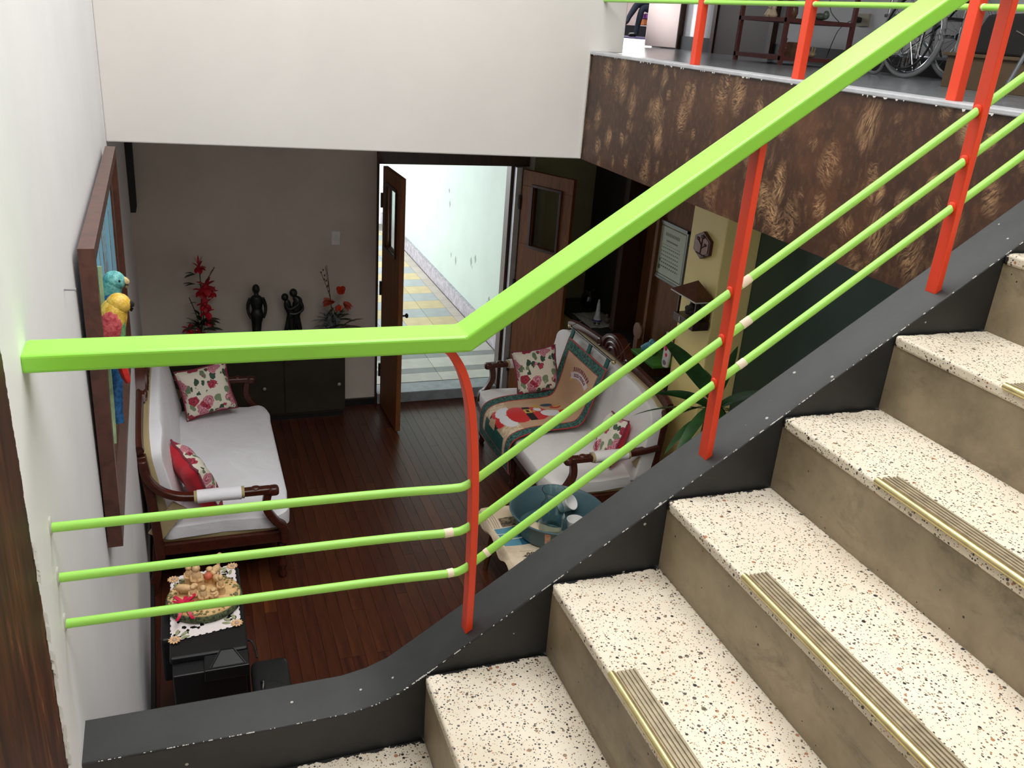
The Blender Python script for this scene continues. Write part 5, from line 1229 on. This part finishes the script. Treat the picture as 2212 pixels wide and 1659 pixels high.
        MB().tube([(fx-.02, cy, zf+cr), (fx-.02, cy, zf+.2), (fx+.02, cy, zf+.2), (fx+.02, cy, zf+cr)], .006, 6).build('caster_fork', CHROME, cs)
        MB().box(fx-.05, fx+.05, yc+.44, yc+.54, zf+.05, zf+.06).build('footplate', BLACKP, w, smooth=0)
    MB().box(4.32, 4.61, yc-.04, yc+.32, zf+.355, zf+.37).build('seat', plain('black_vinyl', srgb(28, 28, 30), .5), w, smooth=0)
    MB().box(4.32, 4.61, yc-.075, yc-.06, zf+.42, zf+.78).build('backrest', plain('black_vinyl', srgb(28, 28, 30), .5), w, smooth=0)
    MB().tube([(4.32, yc+.1, zf+.14), (4.61, yc+.1, zf+.35)], .009, 8).tube([(4.61, yc+.14, zf+.14), (4.32, yc+.14, zf+.35)], .009, 8).build('cross_brace', CHROME, w)
    # boxes and cane
    c = thing('cardboard_box', 'brown cardboard box on the hall floor under the black case', 'box', (4.05, 3.7, zf))
    MB().box(3.82, 4.45, 3.30, 3.90, zf, zf+.165).build('carton', plain('dark_cardboard', srgb(84, 68, 48), .8, var=.1, scale=6), c, smooth=0, bevel=.003)
    MB().box(3.80, 4.47, 3.285, 3.915, zf+.155, zf+.172).build('lid', plain('dark_cardboard', srgb(84, 68, 48), .8, var=.1, scale=6), c, smooth=0, bevel=.003)
    k = thing('black_case', 'black slanted instrument case lying on the cardboard box', 'case', (4.1, 3.6, zf+.172))
    MB().prism([(3.86, 0), (3.84, .05), (3.76, .19), (3.30, .21), (3.28, 0)], lambda a, b, t: (t, a, zf+.172+b), 3.88, 4.42).build('shell', plain('black_case_cloth', srgb(26, 24, 24), .7, var=.2, scale=30), k, smooth=0, bevel=.012)
    MB().tube([(3.878, 3.45, zf+.25), (3.878, 3.56, zf+.29)], .004, 6).build('zip', CHROME, k)
    n = thing('walking_cane', 'chrome walking cane with black rubber tip standing by the landing railing', 'cane', (3.0, 2.72, zf))
    a, b = Vector((3.60, 3.29, zf+.012)), Vector((3.50, 3.0, zf+.55))
    MB().tube([a, b], .010, 10).build('shaft', CHROME, n); MB().tube([a+Vector((0, 0, -.01)), a+(b-a)*.06], [.017, .013], 10).build('rubber_tip', BLKRUB, n)
    MB().tube(curve([b, b+Vector((-.02, -.04, .08)), b+Vector((-.01, .02, .12)), b+Vector((.03, .10, .11))], 4), .012, 8).build('grip', BLKRUB, n)
hall()
# ------------------------------------------------------------------ reader on a chair in the far room
def reader():
    zf = ZU+.012
    ch = thing('armchair', 'orange wooden chair with a purple seat in the far bright room', 'chair', (8.85, 16.5, zf))
    ow = plain('orange_varnished_wood', srgb(206, 122, 58), .4, var=.1, scale=8)
    MB().sq((8.80, 16.5, zf+.38), (.30, .30, .055), .35, .3, 32, 10).build('cushion', plain('purple_fabric', srgb(150, 84, 160), .9), ch)
    MB().box(8.52, 9.08, 16.22, 16.78, zf+.22, zf+.33).build('apron', ow, ch, smooth=0, bevel=.02)
    for x, y, dx in ((8.56, 16.26, -.08), (8.56, 16.74, -.08), (9.04, 16.26, .08), (9.04, 16.74, .08)): MB().tube([(x, y, zf+.26), (x+dx, y, zf)], [.032, .02], 10).build('leg', DWOOD, ch)
    MB().sq((9.10, 16.5, zf+.70), (.05, .28, .30), .3, .3, 28, 10, M=rot('Y', 10)).build('backrest', plain('purple_fabric', srgb(150, 84, 160), .9), ch)
    for s in (-1, 1): MB().rtube(curve([(9.08, 16.5+s*.31, zf+.60), (8.85, 16.5+s*.31, zf+.60), (8.62, 16.5+s*.31, zf+.56), (8.58, 16.5+s*.3, zf+.3)], 4), .05, .04).build('armrest', ow, ch, smooth=30)
    # skeleton: facing -x, near leg planted, far leg crossed over it
    V = [('pelvis', 8.86, 16.5, .50, .135, 0), ('belly', 8.90, 16.5, .68, .14, 1), ('chest', 8.93, 16.5, .88, .155, 1), ('neck0', 8.92, 16.5, 1.04, .06, 1), ('neck', 8.90, 16.5, 1.10, .05, 2), ('head0', 8.87, 16.5, 1.17, .085, 2), ('head1', 8.86, 16.5, 1.27, .085, 2), ('crown', 8.87, 16.5, 1.335, .05, 2),
         ('hipL', 8.82, 16.40, .48, .10, 0), ('kneeL', 8.40, 16.40, .53, .072, 0), ('ankL', 8.33, 16.40, .10, .05, 0), ('heelL', 8.36, 16.40, .04, .04, 3), ('toeL', 8.16, 16.39, .03, .034, 3),
         ('hipR', 8.82, 16.58, .50, .10, 0), ('kneeR', 8.34, 16.48, .60, .072, 0), ('ankR', 8.10, 16.33, .33, .05, 0), ('heelR', 8.10, 16.33, .27, .038, 3), ('toeR', 7.97, 16.30, .18, .03, 3),
         ('shL', 8.92, 16.31, .98, .075, 1), ('elL', 8.80, 16.27, .72, .05, 1), ('wrL', 8.56, 16.37, .70, .032, 2), ('hdL', 8.50, 16.40, .715, .03, 2),
         ('shR', 8.92, 16.69, .98, .075, 1), ('elR', 8.78, 16.73, .72, .05, 1), ('wrR', 8.55, 16.62, .72, .032, 2), ('hdR', 8.49, 16.58, .735, .03, 2)]
    E = [(0, 1), (1, 2), (2, 3), (3, 4), (4, 5), (5, 6), (6, 7), (0, 8), (8, 9), (9, 10), (10, 11), (11, 12), (0, 13), (13, 14), (14, 15), (15, 16), (16, 17), (2, 18), (18, 19), (19, 20), (20, 21), (2, 22), (22, 23), (23, 24), (24, 25)]
    V = [list(v) for v in V]; E = list(E)
    for hd, s in ((21, 1), (25, -1)):
        hx, hy, hz = V[hd][1:4]
        for k in range(4):
            a = len(V); o = (k-1.5)*.020*s
            V += [['k', hx-.035, hy+o*.9, hz+.012, .009, 2], ['f', hx-.07, hy+o, hz+.010, .0085, 2], ['t', hx-.09+.004*abs(k-1), hy+o, hz-.010, .007, 2]]; E += [(hd, a), (a, a+1), (a+1, a+2)]
        a = len(V); V += [['k', hx-.01, hy+.03*s, hz+.02, .010, 2], ['t', hx-.045, hy+.045*s, hz+.022, .008, 2]]; E += [(hd, a), (a, a+1)]
    a = len(V); V += [['nose', 8.775, 16.5, 1.215, .014, 2]]; E += [(5, a)]
    me = bpy.data.meshes.new('person'); me.from_pydata([(v[1], v[2], zf+v[3]) for v in V], E, [])
    tmp = bpy.data.objects.new('person_skeleton', me); COL.objects.link(tmp)
    sk = tmp.modifiers.new('skin', 'SKIN'); sk.use_smooth_shade = True; ss = tmp.modifiers.new('sub', 'SUBSURF'); ss.levels = ss.render_levels = 1
    for i, v in enumerate(V):
        d = me.skin_vertices[0].data[i]; d.radius = (v[4], v[4]); d.use_root = (i == 0)
    dg = bpy.context.evaluated_depsgraph_get(); bm2 = bpy.data.meshes.new_from_object(tmp.evaluated_get(dg))
    bpy.data.objects.remove(tmp)
    mats = [plain('dark_navy_trousers', srgb(34, 42, 56), .9), plain('pale_shirt', srgb(222, 228, 240), .9), plain('skin_tone', srgb(196, 140, 112), .6), plain('black_shoe', srgb(28, 26, 28), .4)]
    bm2.materials.clear()
    for m in mats: bm2.materials.append(m)
    pts = [Vector((v[1], v[2], zf+v[3])) for v in V]
    for p in bm2.polygons:
        best, bi = 9, 0
        for a, b in E:
            d = pts[b]-pts[a]; t = max(0, min(1, (p.center-pts[a]).dot(d)/d.length_squared)); q = (p.center-(pts[a]+d*t)).length-(V[a][4]*(1-t)+V[b][4]*t)
            if q < best: best, bi = q, (V[b][5] if t > .5 or V[b][5] == V[a][5] else V[a][5])
        p.material_index = bi; p.use_smooth = True
    r = thing('person', 'person in dark trousers and pale shirt sitting cross-legged and reading in the far room', 'person', (8.5, 16.45, zf))
    link('body', bm2, r)
    MB().sq((8.885, 16.5, zf+1.275), (.095, .092, .10), nu=18, nv=12, fn=lambda p: (max(p.x, -.055), p.y, p.z if p.z > -.05 else -.05)).build('hair', plain('dark_hair', srgb(40, 32, 28), .7), r)
    for s in (-1, 1): MB().sq((8.785, 16.5+s*.033, zf+1.235), (.008, .012, .007), nu=10, nv=6).build('eye', BLACKP, r)
    MB().sq((8.783, 16.5, zf+1.172), (.008, .024, .006), nu=10, nv=6).build('mouth', plain('lip_tone', srgb(160, 84, 80), .6), r)
    for s in (-1, 1): MB().sq((8.87, 16.5+s*.088, zf+1.22), (.02, .009, .03), nu=10, nv=6).build('ear', mats[2], r)
    MB().grid(lambda u, v: (8.815-.02*math.sin(PI*v)-.01*u, 16.44+.06*u+.03*v*u, zf+1.0-.42*v), 3, 8, .006).build('blue_lanyard', plain('royal_blue_cloth', srgb(40, 60, 130), .7), r)
    b = MB()
    for s in (-1, 1): b.grid(lambda u, v, s=s: (8.36+.20*v, 16.49+s*.13*u, zf+.745+.03*math.sin(PI*u)+.05*v-.015), 6, 4, .008)
    tag(b.build('open_book', plain('white_pages', srgb(236, 232, 226), .8)), 'open white book in the lap of the reading person', 'book')
reader()
done()
